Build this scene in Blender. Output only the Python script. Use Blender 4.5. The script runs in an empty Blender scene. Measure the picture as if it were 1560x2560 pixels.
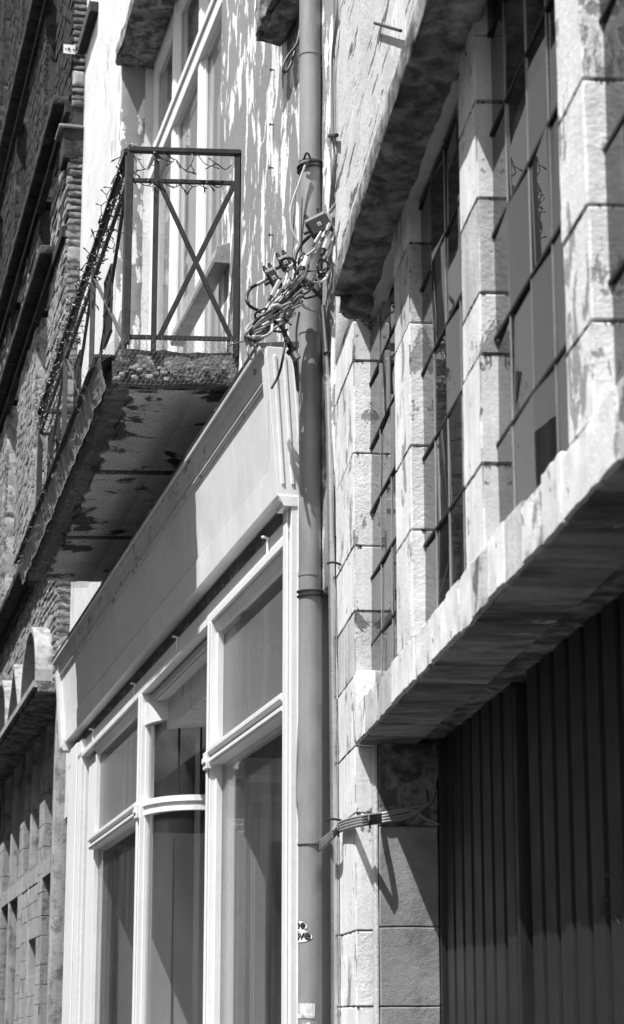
import bpy, bmesh, math, random
from math import sin, cos, tan, atan, pi, radians, sqrt
from mathutils import Vector, Matrix, noise
random.seed(7)
C = bpy.context.scene.collection
sc = bpy.context.scene

# ---------------------------------------------------------------- camera, sky, sun, exposure
FPX = 5200.0; EYE = 1.6; TH = atan(1260 / 5200)
cd = bpy.data.cameras.new('camera'); cam = bpy.data.objects.new('camera', cd); C.objects.link(cam)
cam.location = (0, 0, EYE); cam.rotation_euler = (pi / 2 + TH, 0, 0)
cd.sensor_fit = 'HORIZONTAL'; cd.sensor_width = 36; cd.lens = 36 * FPX / 1560
cd.clip_start = 0.1; cd.clip_end = 2000
cd.dof.use_dof = True; cd.dof.focus_distance = 10.2; cd.dof.aperture_fstop = 11
sc.camera = cam
SUN = Vector((0.93, 0.85, -2.45)).normalized()
w = bpy.data.worlds.new("World"); sc.world = w; w.use_nodes = True
nt = w.node_tree; nt.nodes.clear()
sky = nt.nodes.new('ShaderNodeTexSky'); sky.sky_type = 'NISHITA'; sky.sun_disc = False
sky.sun_elevation = math.asin(-SUN.z); sky.sun_rotation = math.atan2(-SUN.x, -SUN.y)
bw = nt.nodes.new('ShaderNodeRGBToBW'); bgn = nt.nodes.new('ShaderNodeBackground'); wo = nt.nodes.new('ShaderNodeOutputWorld')
bgn.inputs[1].default_value = 0.115
nt.links.new(sky.outputs[0], bw.inputs[0]); nt.links.new(bw.outputs[0], bgn.inputs[0]); nt.links.new(bgn.outputs[0], wo.inputs[0])
sl = bpy.data.lights.new('sun', 'SUN'); sl.energy = 4.4; sl.angle = radians(0.5)
so = bpy.data.objects.new('sun', sl); C.objects.link(so)
so.rotation_euler = SUN.to_track_quat('-Z', 'Y').to_euler(); so.location = (-10, -10, 30)
vs = sc.view_settings; vs.view_transform = 'Standard'; vs.look = 'None'; vs.exposure = 1.08; vs.gamma = 1; vs.use_curve_mapping = False

# ---------------------------------------------------------------- facade frames
def ray(u, v):
    cx = (u - 780) / FPX; cy = -(v - 1280) / FPX
    return Vector((cx, cos(TH) - cy * sin(TH), sin(TH) + cy * cos(TH)))
class Frame:      # facade: s runs along the wall away from the street corner, d outward, z up
    def __init__(s, B, t, slope=0.0, y0=9.0):
        a = atan(t); s.l = Vector((-sin(a), cos(a), 0)); s.n = Vector((-cos(a), -sin(a), 0))
        s.o = Vector((B - t * y0, y0, 0)); s.m = slope
    def P(s, q, d, z):
        p = s.o + s.l * q + s.n * d; p.z = z + s.m * q; return p
    def hit(s, u, v, d=0.0):
        r = ray(u, v); t = (s.o + s.n * d).dot(s.n) / r.dot(s.n)
        p = r * t; q = (p - s.o).dot(s.l); return q, p.z + EYE - s.m * q
S = Frame(2.074, .2413, -.019)
R = Frame(.958, .098)
W0 = Frame(0, 0)      # world axes: s = y-9, d = -x
def at(u, v, y):      # point at depth y
    r = ray(u, v); t = y / r.y; p = r * t; p.z += EYE; return p

# ---------------------------------------------------------------- materials (neutral greys)
MATS = {}
def mat(name, c, c2=None, sc2=(6, 6, 6), thr=.55, edge=.03, rough=.85, bump=.25, bs=60, var=.18, vs_=3.0, metal=0, crack=0, crs=(3, 3, 3), det=6, coat=0, streak=0, bd=.01):
    m = bpy.data.materials.new(name); m.use_nodes = True; n = m.node_tree.nodes; L = m.node_tree.links
    b = n['Principled BSDF']; b.inputs['Roughness'].default_value = rough; b.inputs['Metallic'].default_value = metal
    geo = n.new('ShaderNodeNewGeometry')
    def nz(scale, detail=4, rg=.55, dim=(1, 1, 1), dist=0):
        mp = n.new('ShaderNodeMapping'); mp.inputs['Scale'].default_value = dim; L.new(geo.outputs['Position'], mp.inputs[0])
        t = n.new('ShaderNodeTexNoise'); t.inputs['Scale'].default_value = scale; t.inputs['Detail'].default_value = detail
        t.inputs['Roughness'].default_value = rg; t.inputs['Distortion'].default_value = dist
        L.new(mp.outputs[0], t.inputs['Vector']); return t.outputs[0]
    def rng(x, a, b_, c_=0, d_=1):
        r = n.new('ShaderNodeMapRange'); r.inputs[1].default_value = a; r.inputs[2].default_value = b_; r.inputs[3].default_value = c_; r.inputs[4].default_value = d_
        L.new(x, r.inputs[0]); return r.outputs[0]
    def mth(op, x, y):
        r = n.new('ShaderNodeMath'); r.operation = op
        for i, k in enumerate((x, y)):
            if isinstance(k, (int, float)): r.inputs[i].default_value = k
            else: L.new(k, r.inputs[i])
        return r.outputs[0]
    val = rng(nz(vs_, 5), .3, .7, 1 - var, 1 + var * .5)
    val = mth('MULTIPLY', val, rng(nz(bs * .6, 3), .25, .75, 1 - var * .6, 1 + var * .3))
    if streak:
        val = mth('MULTIPLY', val, rng(nz(1, 6, .6, (22, 22, .9)), .35, .62, 1 - streak, 1))
    col = mth('MULTIPLY', val, c); h = None
    if c2 is not None:
        mask = rng(nz(1, det, .62, sc2, .4), thr - edge, thr + edge)
        m2 = mth('MULTIPLY', val, c2)
        col = mth('ADD', mth('MULTIPLY', col, mth('SUBTRACT', 1, mask)), mth('MULTIPLY', m2, mask)); h = mask
    if crack:
        mp = n.new('ShaderNodeMapping'); mp.inputs['Scale'].default_value = crs; L.new(geo.outputs['Position'], mp.inputs[0])
        ad = n.new('ShaderNodeVectorMath'); ad.operation = 'ADD'; L.new(mp.outputs[0], ad.inputs[0])
        t = n.new('ShaderNodeTexNoise'); t.inputs['Scale'].default_value = 2.5; t.inputs['Detail'].default_value = 6; L.new(mp.outputs[0], t.inputs['Vector']); L.new(t.outputs['Color'], ad.inputs[1])
        vo = n.new('ShaderNodeTexVoronoi'); vo.feature = 'DISTANCE_TO_EDGE'; L.new(ad.outputs[0], vo.inputs['Vector'])
        ck = mth('MULTIPLY', rng(vo.outputs['Distance'], .004, .03 * crack, 1, 0), rng(nz(1.7, 2), .45, .6))
        col = mth('MULTIPLY', col, mth('SUBTRACT', 1, mth('MULTIPLY', ck, .85)))
        h = ck if h is None else mth('MAXIMUM', h, ck)
    L.new(col, b.inputs['Base Color'])
    bp = n.new('ShaderNodeBump'); bp.inputs['Strength'].default_value = bump; bp.inputs['Distance'].default_value = bd
    hh = mth('ADD', nz(bs, 6, .65), mth('MULTIPLY', nz(bs * .15, 4), 1.2))
    if h is not None: hh = mth('SUBTRACT', hh, mth('MULTIPLY', h, .9))
    L.new(hh, bp.inputs['Height']); L.new(bp.outputs[0], b.inputs['Normal'])
    L.new(rng(nz(bs * .2, 3), .3, .7, min(1, rough * 1.15), rough * .85), b.inputs['Roughness'])
    if coat: b.inputs['Coat Weight'].default_value = coat
    MATS[name] = m; return m
def glass(name, tint=.75, dust=.04, rip=0, ior=1.5, rgh=.0, dustc=.35, lo=.4):
    m = bpy.data.materials.new(name); m.use_nodes = True; n = m.node_tree.nodes; L = m.node_tree.links; n.clear()
    out = n.new('ShaderNodeOutputMaterial'); tr = n.new('ShaderNodeBsdfTransparent'); tr.inputs[0].default_value = (tint, tint, tint, 1)
    gl = n.new('ShaderNodeBsdfGlossy'); gl.inputs['Roughness'].default_value = rgh; gl.inputs[0].default_value = (.9, .9, .9, 1)
    fr = n.new('ShaderNodeFresnel'); g0 = n.new('ShaderNodeNewGeometry')
    im = n.new('ShaderNodeMapRange'); im.inputs[3].default_value = ior; im.inputs[4].default_value = 1 / ior; L.new(g0.outputs['Backfacing'], im.inputs[0]); L.new(im.outputs[0], fr.inputs[0])
    mx = n.new('ShaderNodeMixShader'); L.new(fr.outputs[0], mx.inputs[0]); L.new(tr.outputs[0], mx.inputs[1]); L.new(gl.outputs[0], mx.inputs[2])
    df = n.new('ShaderNodeBsdfDiffuse'); df.inputs[0].default_value = (dustc, dustc, dustc, 1)
    geo = n.new('ShaderNodeNewGeometry'); mp = n.new('ShaderNodeMapping'); mp.inputs['Scale'].default_value = (4, 4, .8); L.new(geo.outputs['Position'], mp.inputs[0])
    nz = n.new('ShaderNodeTexNoise'); nz.inputs['Scale'].default_value = 1.5; nz.inputs['Detail'].default_value = 7; L.new(mp.outputs[0], nz.inputs['Vector'])
    mr = n.new('ShaderNodeMapRange'); mr.inputs[1].default_value = .35; mr.inputs[2].default_value = .75; mr.inputs[3].default_value = dust * lo; mr.inputs[4].default_value = dust * 2; L.new(nz.outputs[0], mr.inputs[0])
    mx2 = n.new('ShaderNodeMixShader'); L.new(mr.outputs[0], mx2.inputs[0]); L.new(mx.outputs[0], mx2.inputs[1]); L.new(df.outputs[0], mx2.inputs[2]); L.new(mx2.outputs[0], out.inputs[0])
    bp = n.new('ShaderNodeBump'); bp.inputs['Strength'].default_value = .5 if rip else .12; bp.inputs['Distance'].default_value = .004 if rip else .002
    rn = n.new('ShaderNodeTexNoise'); rn.inputs['Scale'].default_value = 90 if rip else 3; rn.inputs['Detail'].default_value = 2
    mp2 = n.new('ShaderNodeMapping'); mp2.inputs['Scale'].default_value = (1, 1, .5); L.new(geo.outputs['Position'], mp2.inputs[0]); L.new(mp2.outputs[0], rn.inputs['Vector'])
    L.new(rn.outputs[0], bp.inputs['Height']); L.new(bp.outputs[0], gl.inputs['Normal']); L.new(bp.outputs[0], fr.inputs['Normal'])
    MATS[name] = m; return m
mat('render_peeled', .74, .24, (8, 8, 3.2), .465, .006, bump=.22, bs=90, var=.12, det=12, bd=.02, crack=.4, crs=(1.5, 1.5, 1.5))
mat('render_cracked', .60, .11, (16, 1.0, 14.0), .595, .012, bump=.6, bs=50, var=.16, det=10, crack=.8, crs=(3, .8, 4.5))
mat('render_smooth', .60, .34, (9, 9, 2.2), .63, .02, bump=.25, bs=40, var=.12, crack=.5, crs=(2, 2, 2))
mat('stone_patched', .56, .16, (6, 6, 4), .60, .02, bump=.35, bs=90, var=.3, streak=.25, crack=.6, crs=(4, 4, 3))
mat('stone_flaked', .74, .30, (10, 10, 5), .57, .012, bump=.35, bs=90, var=.2, streak=.1)
mat('stone_painted', .75, .20, (20, 20, 12), .635, .015, bump=.2, bs=120, var=.2, streak=.18)
mat('stone_front', .54, .25, (8, 2, 8), .68, .05, bump=.5, bs=70, var=.14, streak=.12)
mat('stone_grey', .27, .13, (5, 5, 3), .6, .12, bump=.3, bs=170, var=.22)
mat('stone_black', .012, .04, (6, 4, 6), .56, .05, bump=.6, bs=45, var=.4)
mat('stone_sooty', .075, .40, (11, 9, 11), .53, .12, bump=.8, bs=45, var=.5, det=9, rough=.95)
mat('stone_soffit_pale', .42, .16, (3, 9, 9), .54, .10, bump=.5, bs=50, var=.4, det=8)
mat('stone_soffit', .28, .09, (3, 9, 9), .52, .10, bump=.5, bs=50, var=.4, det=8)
mat('mortar_dark', .03, bump=.8, bs=50)
mat('mortar_light', .5, .2, (14, 14, 14), .55, .06, bump=.9, bs=50)
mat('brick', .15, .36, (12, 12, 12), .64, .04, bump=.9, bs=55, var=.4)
mat('brick_vignette', .014, .006, (11, 11, 11), .5, .08, bump=.9, bs=55, var=.4)  # near-black tone paints the lens vignette into the upper bricks
mat('stone_weathered', .34, .16, (9, 9, 6), .58, .06, bump=.3, bs=60, var=.2, streak=.25)
mat('brick_light', .36, .18, (11, 11, 11), .5, .08, bump=.9, bs=55, var=.35)
mat('wood_white', .74, .30, (14, 14, 2.5), .72, .02, bump=.15, bs=30, var=.06, rough=.45, streak=.06)
mat('wood_white_worn', .72, .20, (9, 60, 60), .64, .03, bump=.25, bs=30, var=.1, rough=.5)
mat('fascia_paint', .84, .70, (1.5, 1.5, 1.5), .5, .3, bump=.10, bs=14, var=.10, rough=.4, streak=.05)
mat('fascia_cornice', .60, .13, (20, 2, 20), .62, .04, bump=.3, bs=20, var=.1, rough=.5)
mat('lead_dark', .07, .3, (20, 6, 20), .6, .05, bump=.6, bs=60, var=.4)
mat('iron', .008, .04, (30, 30, 30), .68, .05, bump=.05, bs=90, rough=.75)
mat('iron_grey', .045, .02, (30, 30, 30), .6, .08, bump=.06, bs=90, rough=.7)
mat('zinc_pipe', .27, .18, (9, 9, 2), .56, .15, bump=.12, bs=25, var=.1, rough=.45, streak=.12)
mat('steel', .55, bump=.1, rough=.3, metal=.8)
mat('cable_grey', .22, bump=.1, rough=.45, var=.2)
mat('cable_light', .46, bump=.1, rough=.4, var=.2)
mat('cable_black', .015, bump=.05, rough=.5)
mat('garage_paint', .017, .06, (40, 40, 1.3), .70, .03, bump=.15, bs=30, var=.25, rough=.42, streak=.3)
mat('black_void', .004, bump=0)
mat('concrete_rough', .20, .45, (16, 16, 16), .55, .05, bump=1.0, bs=45, var=.5, det=9, bd=.03)
mat('concrete_soffit', .72, .05, (2.4, 2.4, 2.4), .565, .012, bump=.5, bs=40, var=.2, det=10, crack=1.1, crs=(1.4, 1.4, 1.4))
mat('concrete_dark', .06, .22, (9, 9, 9), .6, .05, bump=1.0, bs=45, var=.5, det=9)
mat('wire_bright', .5, bump=0, rough=.4)
mat('wire', .16, bump=0, rough=.5)
mat('interior', .42, bump=.05, var=.08, rough=.7)
mat('interior_light', .6, bump=.05, var=.06, rough=.7)
mat('interior_dark', .06, bump=.05)
mat('interior_screen', .46, bump=.05, var=.08, rough=.7)
mat('interior_dim', .17, bump=.05)
mat('cloth', .34, .42, (6, 6, 30), .5, .1, bump=.1, var=.1)
mat('asphalt', .05, bump=.5, bs=80); mat('paving', .22, bump=.5, bs=60)
mat('plastic_white', .75, bump=.05, rough=.4)
mat('sticker', .8, bump=.02, rough=.5); mat('ink', .02, bump=0, rough=.5)
mat('paper', .62, .3, (30, 30, 30), .55, .05, bump=.2)
glass('pane_glass', .9, .05, ior=1.4); glass('pane_rippled', .35, .20, rip=1, rgh=.14, dustc=.30, lo=1.4, ior=1.5); glass('pane_dirty', .3, .10, dustc=.14, ior=1.27)
glass('pane_curved', .9, .03, ior=1.35)
M = MATS

# ---------------------------------------------------------------- builders
WL = {}            # world offsets of parents
def thing(name, label, cat, loc, group=None, kind=None):
    o = bpy.data.objects.new(name, None); C.objects.link(o); o.location = loc; o.empty_display_size = .1
    o['label'] = label; o['category'] = cat; WL[o.name] = Vector(loc)
    if group: o['group'] = group
    if kind: o['kind'] = kind
    return o
def tag(o, label=None, cat=None, group=None, kind=None):
    if label: o['label'] = label
    if cat: o['category'] = cat
    if group: o['group'] = group
    if kind: o['kind'] = kind
    return o
def obj(name, me, parent=None, loc=None):
    o = bpy.data.objects.new(name, me); C.objects.link(o)
    if parent: o.parent = parent
    if loc is not None: o.location = Vector(loc) - (WL[parent.name] if parent else Vector((0, 0, 0)))
    WL[o.name] = Vector(loc) if loc is not None else (WL[parent.name].copy() if parent else Vector((0, 0, 0)))
    return o
class MB:
    def __init__(s): s.v = []; s.f = []
    def add(s, vs, fs):
        k = len(s.v); s.v += [Vector(p) for p in vs]; s.f += [tuple(i + k for i in f) for f in fs]; return s
    def box(s, fr, a, b, d0, d1, z0, z1, k=0):
        vs = [fr.P(q + k * d, d, z) for q in (a, b) for d in (d0, d1) for z in (z0, z1)]
        return s.add(vs, [(0, 1, 3, 2), (4, 6, 7, 5), (0, 4, 5, 1), (2, 3, 7, 6), (0, 2, 6, 4), (1, 5, 7, 3)])
    def prism(s, fr, prof, a, b, prof2=None, k=0):        # profile of (d, z), swept along s
        prof2 = prof2 or prof; n = len(prof)
        vs = [fr.P(a + k * d, d, z) for d, z in prof] + [fr.P(b + k * d, d, z) for d, z in prof2]
        return s.add(vs, [tuple(range(n))[::-1], tuple(range(n, 2 * n))] + [(i, (i + 1) % n, n + (i + 1) % n, n + i) for i in range(n)])
    def vprism(s, fr, prof, z0, z1):        # profile of (s, d), swept upward
        n = len(prof); vs = [fr.P(q, d, z0) for q, d in prof] + [fr.P(q, d, z1) for q, d in prof]
        return s.add(vs, [tuple(range(n)), tuple(range(n, 2 * n))[::-1]] + [(i, n + i, n + (i + 1) % n, (i + 1) % n) for i in range(n)])
    def bar(s, p, q, wd, ht, up=Vector((0, 0, 1))):       # rectangular bar between two points
        p = Vector(p); q = Vector(q); t = (q - p).normalized(); x = t.cross(up)
        if x.length < 1e-4: x = t.cross(Vector((0, 1, 0)))
        x.normalize(); y = x.cross(t).normalized()
        vs = [e + x * a * wd / 2 + y * b * ht / 2 for e in (p, q) for a, b in ((-1, -1), (1, -1), (1, 1), (-1, 1))]
        return s.add(vs, [(0, 1, 2, 3), (7, 6, 5, 4)] + [(i, 4 + i, 4 + (i + 1) % 4, (i + 1) % 4) for i in range(4)])
    def tube(s, pts, r, n=8, smooth=5, cap=True):
        pts = [Vector(p) for p in pts]
        if smooth and len(pts) > 2:
            q = []; P_ = [pts[0] * 2 - pts[1]] + pts + [pts[-1] * 2 - pts[-2]]
            for i in range(1, len(P_) - 2):
                for j in range(smooth):
                    t = j / smooth; a, b, c, d = P_[i - 1:i + 3]
                    q.append(.5 * ((2 * b) + (c - a) * t + (2 * a - 5 * b + 4 * c - d) * t * t + (3 * b - a - 3 * c + d) * t ** 3))
            q.append(pts[-1]); pts = q
        k0 = len(s.v); t = (pts[1] - pts[0]).normalized(); x = t.cross(Vector((0, 1, 0)))
        if x.length < .05: x = t.cross(Vector((1, 0, 0)))
        x.normalize()
        for i, p in enumerate(pts):
            t = (pts[min(i + 1, len(pts) - 1)] - pts[max(i - 1, 0)]); t = t.normalized() if t.length > 1e-9 else Vector((0, 0, 1))
            x = (x - t * x.dot(t)); x = x.normalized() if x.length > 1e-6 else t.orthogonal().normalized(); y = t.cross(x)
            rr = r(i / (len(pts) - 1)) if callable(r) else r
            for j in range(n): s.v.append(p + x * cos(2 * pi * j / n) * rr + y * sin(2 * pi * j / n) * rr)
        for i in range(len(pts) - 1):
            for j in range(n): s.f.append((k0 + i * n + j, k0 + i * n + (j + 1) % n, k0 + (i + 1) * n + (j + 1) % n, k0 + (i + 1) * n + j))
        if cap: s.f.append(tuple(k0 + j for j in range(n))[::-1]); e = k0 + (len(pts) - 1) * n; s.f.append(tuple(e + j for j in range(n)))
        return s
    def rough(s, fr, a, b, d0, d1, z0, z1, amp=.004, seg=.07, e=.008, ns=9, chip=1.0, k=0, mx=14):   # weathered block
        def lines(x0, x1):
            L_ = x1 - x0; ee = min(e, L_ * .2); n = max(1, min(mx, int(round((L_ - 2 * ee) / seg))))
            return [x0] + [x0 + ee + (L_ - 2 * ee) * i / n for i in range(n + 1)] + [x1]
        A = lines(a, b); D = lines(d0, d1); Z = lines(z0, z1); nA, nD, nZ = len(A), len(D), len(Z); idx = {}
        def vid(i, j, k_):
            if (i, j, k_) in idx: return idx[(i, j, k_)]
            q, d, z = A[i], D[j], Z[k_]; ex = (i in (0, nA - 1)) + (j in (0, nD - 1)) + (k_ in (0, nZ - 1))
            c = Vector(((a + b) / 2, (d0 + d1) / 2, (z0 + z1) / 2)); p = Vector((q, d, z)); nv = noise.noise_vector(p * ns) * amp + noise.noise_vector(p * ns * 3.1) * amp * .5
            if ex >= 2:
                g = e * .35 * (1 + chip * max(0, noise.noise(p * ns * .8 + Vector((5, 3, 1)))) * 3)
                if i == 0: q += g
                if i == nA - 1: q -= g
                if j == 0: d += g
                if j == nD - 1: d -= g
                if k_ == 0: z += g
                if k_ == nZ - 1: z -= g
            idx[(i, j, k_)] = len(s.v); s.v.append(fr.P(q + nv.x + k * (d + nv.y), d + nv.y, z + nv.z)); return idx[(i, j, k_)]
        for i in range(nA - 1):
            for j in range(nD - 1):
                s.f.append((vid(i, j, 0), vid(i, j + 1, 0), vid(i + 1, j + 1, 0), vid(i + 1, j, 0)))
                s.f.append((vid(i, j, nZ - 1), vid(i + 1, j, nZ - 1), vid(i + 1, j + 1, nZ - 1), vid(i, j + 1, nZ - 1)))
            for k_ in range(nZ - 1):
                s.f.append((vid(i, 0, k_), vid(i + 1, 0, k_), vid(i + 1, 0, k_ + 1), vid(i, 0, k_ + 1)))
                s.f.append((vid(i, nD - 1, k_), vid(i, nD - 1, k_ + 1), vid(i + 1, nD - 1, k_ + 1), vid(i + 1, nD - 1, k_)))
        for j in range(nD - 1):
            for k_ in range(nZ - 1):
                s.f.append((vid(0, j, k_), vid(0, j, k_ + 1), vid(0, j + 1, k_ + 1), vid(0, j + 1, k_)))
                s.f.append((vid(nA - 1, j, k_), vid(nA - 1, j + 1, k_), vid(nA - 1, j + 1, k_ + 1), vid(nA - 1, j, k_ + 1)))
        return s
    def build(s, name, m, parent=None, smooth=False, bevel=0, loc=None):
        if loc is None: loc = WL[parent.name] if parent else sum(s.v, Vector()) / len(s.v)
        loc = Vector(loc); me = bpy.data.meshes.new(name); me.from_pydata([v - loc for v in s.v], [], s.f); me.update()
        bm = bmesh.new(); bm.from_mesh(me); bmesh.ops.recalc_face_normals(bm, faces=bm.faces); bm.to_mesh(me); bm.free()
        if smooth:
            for p in me.polygons: p.use_smooth = True
            me.set_sharp_from_angle(angle=radians(52) if smooth is True else smooth)
        me.materials.append(M[m]); o = obj(name, me, parent, loc)
        if bevel:
            b = o.modifiers.new('bevel', 'BEVEL'); b.width = bevel; b.segments = 2; b.limit_method = 'ANGLE'
        return o
def box(name, m, parent, fr, *a, **k):
    bv = k.pop('bevel', 0); return MB().box(fr, *a, **k).build(name, m, parent, bevel=bv)
def stone(name, m, parent, fr, *a, **k): return MB().rough(fr, *a, **k).build(name, m, parent, smooth=True)
ident = Frame(0, 0)

# ---------------------------------------------------------------- ground
g = MB().add([(-60, -20, -.02), (40, -20, -.02), (40, 90, -.02), (-60, 90, -.02)], [(0, 1, 2, 3)]).build('street', 'asphalt'); tag(g, kind='structure')
g = MB(); g.box(S, -.2, 26, 0, 1.1, -.4, .1); g.build('pavement', 'paving').__setitem__('kind', 'structure')

# ================================================================ RIGHT BUILDING (stone, garage)
rb = thing('stone_building', 'old stone building with long glazed windows above a black corrugated garage door', 'building', R.P(-3, 0, 0))
ZS0, ZS1 = 2.62, 2.765           # lintel course under the windows
GD = -.07                         # window recess
ZC = 4.30                         # cornice underside
OPN = [(-2.144, -.93), (-3.503, -2.50), (-4.78, -3.777), (-6.6, -5.02)]
TOP = 7.4
# wall above the cornice and beside the windows
MB().rough(R, -3.95, -.0, -.30, 0, ZC + .08, TOP, amp=.004, seg=.16, e=.01, mx=24).build('wall', 'render_cracked', rb, smooth=True)
MB().rough(R, -9.0, -3.96, -.30, 0, 5.1, TOP, amp=.004, seg=.3, mx=12).build('wall', 'render_cracked', rb, smooth=True)
box('wall_core', 'mortar_dark', rb, R, -.90, -.02, -.30, -.025, 0, ZC + .05)
for a, b in ((-2.50, -2.144), (-3.777, -3.503), (-5.02, -4.78)):
    box('wall_core', 'mortar_dark', rb, R, a + .02, b - .02, -.28, -.02, ZS1, ZC + .8)
# piers of painted blocks; front and jamb in one block per course
def pier(a, b, courses, depth=.26, m='stone_painted', chipside=True):
    for z0, z1 in zip(courses, courses[1:]):
        j = random.uniform(-.004, .004)
        MB().rough(R, a + random.uniform(0, .003), b - random.uniform(0, .003), -depth, j * .4, z0 + random.uniform(.001, .003), z1 - .0015, amp=.0014, seg=.035, e=.0045, chip=4.2, ns=13, mx=16).build('stone_block', random.choice([m, m, m, 'stone_flaked', 'stone_flaked', 'stone_patched']), rb, smooth=.3)
def chips(a, b, courses):
    for z in courses[1:]:
        m = MB()
        for k in range(random.randint(3, 6)):
            r = random.uniform(.003, .009); dz = random.uniform(-.001, .002)
            if random.random() < .5: q = a + random.uniform(.01, b - a); m.rough(R, q - r, q + r, -.008, .0012, z + dz - r * .5, z + dz + r * .4, amp=r * .25, seg=r * .7, e=r * .3, ns=60, mx=3)
            else: d = -random.uniform(0, .04); m.rough(R, a - .0012, a + .008, d - r, d, z + dz - r * .5, z + dz + r * .4, amp=r * .2, seg=r * .7, e=r * .3, ns=60, mx=3)
        tag(m.build('joint_chips', 'mortar_dark', rb, smooth=.6), kind='stuff')
for a_, b_, c_ in ((-.93, -.30, [0, 1.634, 1.915, 2.361, 2.62, 2.898, 3.155, 3.419, 3.80, 4.19]), (-2.50, -2.144, [0, 3.12, 3.40, 3.82, 4.10]), (-3.777, -3.503, [0, 3.00, 3.30, 3.47, 3.74, 4.02, 4.22]), (-5.02, -4.78, [0, 2.97, 3.22, 3.50, 3.82, 4.14])): chips(a_, b_, c_)
pier(-.93, -.30, [1.634 - .37, 1.634, 1.915, 2.361, 2.62], m='stone_painted')
pier(-.93, -.30, [2.62, 2.898, 3.155, 3.419, 3.80, 4.19, ZC + .06], m='stone_painted')
pier(-.295, -.015, [0, .9, 1.634, 2.361, 2.898, 3.60, 4.19, ZC + .06], m='stone_painted')
pier(-.93, -.30, [0, .45, .88, 1.264], m='stone_painted')
pier(-2.50, -2.144, [ZS1, 3.12, 3.40, 3.82, 4.10, 4.5, 5.1], m='stone_painted')
pier(-3.777, -3.503, [ZS1, 3.00, 3.30, 3.47, 3.74, 4.02, 4.22, 4.5, 5.1], m='stone_painted')
pier(-5.02, -4.78, [ZS1, 2.97, 3.22, 3.50, 3.82, 4.14, 4.5, 5.1], m='stone_painted')
pier(-7.2, -6.6, [ZS1, 3.3, 3.9, 4.5, 5.1], m='stone_painted')
# lintel stones under the windows with a dark soffit
cuts = [-1.033, -1.30, -1.62, -2.052, -2.30, -2.576, -2.90, -3.21, -3.42, -3.615, -3.86, -4.075, -4.292, -4.513, -4.719, -5.008, -5.225, -5.5, -5.8, -6.15, -6.5, -6.9, -7.2]
for i, (b, a) in enumerate(zip(cuts, cuts[1:])):
    top = ZS1 + random.uniform(-.006, .012)
    MB().rough(R, a + .0007, b - .0007, -.225, .006 + random.uniform(-.005, .004), ZS0 + random.uniform(-.003, .002), top, amp=.0035, seg=.025, e=.004, chip=3.5, ns=16, mx=16).build('lintel_stone', random.choice(['stone_painted', 'stone_painted', 'stone_flaked', 'stone_patched']), rb, smooth=.4)
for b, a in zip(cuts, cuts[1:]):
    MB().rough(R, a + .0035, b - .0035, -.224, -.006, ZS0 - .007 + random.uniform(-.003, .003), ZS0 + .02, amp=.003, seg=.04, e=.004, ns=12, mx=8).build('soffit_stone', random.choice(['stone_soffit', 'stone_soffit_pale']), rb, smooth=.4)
box('lintel_core', 'mortar_dark', rb, R, -7.2, -1.05, -.22, -.03, ZS0 + .02, ZS1 - .03)
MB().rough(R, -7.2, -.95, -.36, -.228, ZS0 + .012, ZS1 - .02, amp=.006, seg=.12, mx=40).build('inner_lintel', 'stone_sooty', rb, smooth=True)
stone('impost_block', 'stone_painted', rb, R, -1.035, -.93, -.2, .004, ZS0 + .0, 2.90, amp=.006, seg=.04)
# sloping mortar fillet / window boards
box('window_board', 'stone_front', rb, R, -6.6, -.95, -.12, -.02, ZS1 - .02, ZS1 + .004)
# garage reveal, grey tooled stones
for z0, z1 in zip([0, .42, .85, 1.264, 1.634, 1.925, 2.30, 2.62], [.42, .85, 1.264, 1.634, 1.925, 2.30, 2.62]):
    MB().rough(R, -1.07, -.95, -.30, -.075, z0 + .0015, z1 - .0015, amp=.002, seg=.04, e=.004, ns=10, mx=14).build('reveal_stone', 'stone_sooty' if z0 > 2.2 else 'stone_grey', rb, smooth=.3)
stone('reveal_rebate', 'stone_front', rb, R, -1.052, -.95, -.073, -.062, 0, 2.62, amp=.002, seg=.08, mx=20)
# upper cornice with sooty underside
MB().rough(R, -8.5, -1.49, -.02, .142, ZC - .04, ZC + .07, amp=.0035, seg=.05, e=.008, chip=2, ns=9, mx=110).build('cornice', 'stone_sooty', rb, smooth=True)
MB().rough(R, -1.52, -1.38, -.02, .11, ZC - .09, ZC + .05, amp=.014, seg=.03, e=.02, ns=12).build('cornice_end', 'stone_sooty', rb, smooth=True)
MB().rough(R, -3.4, -1.46, -.07, -.004, ZC - .045, ZC - .012, amp=.008, seg=.06, mx=40).build('cornice_bed', 'stone_front', rb, smooth=True)
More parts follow.
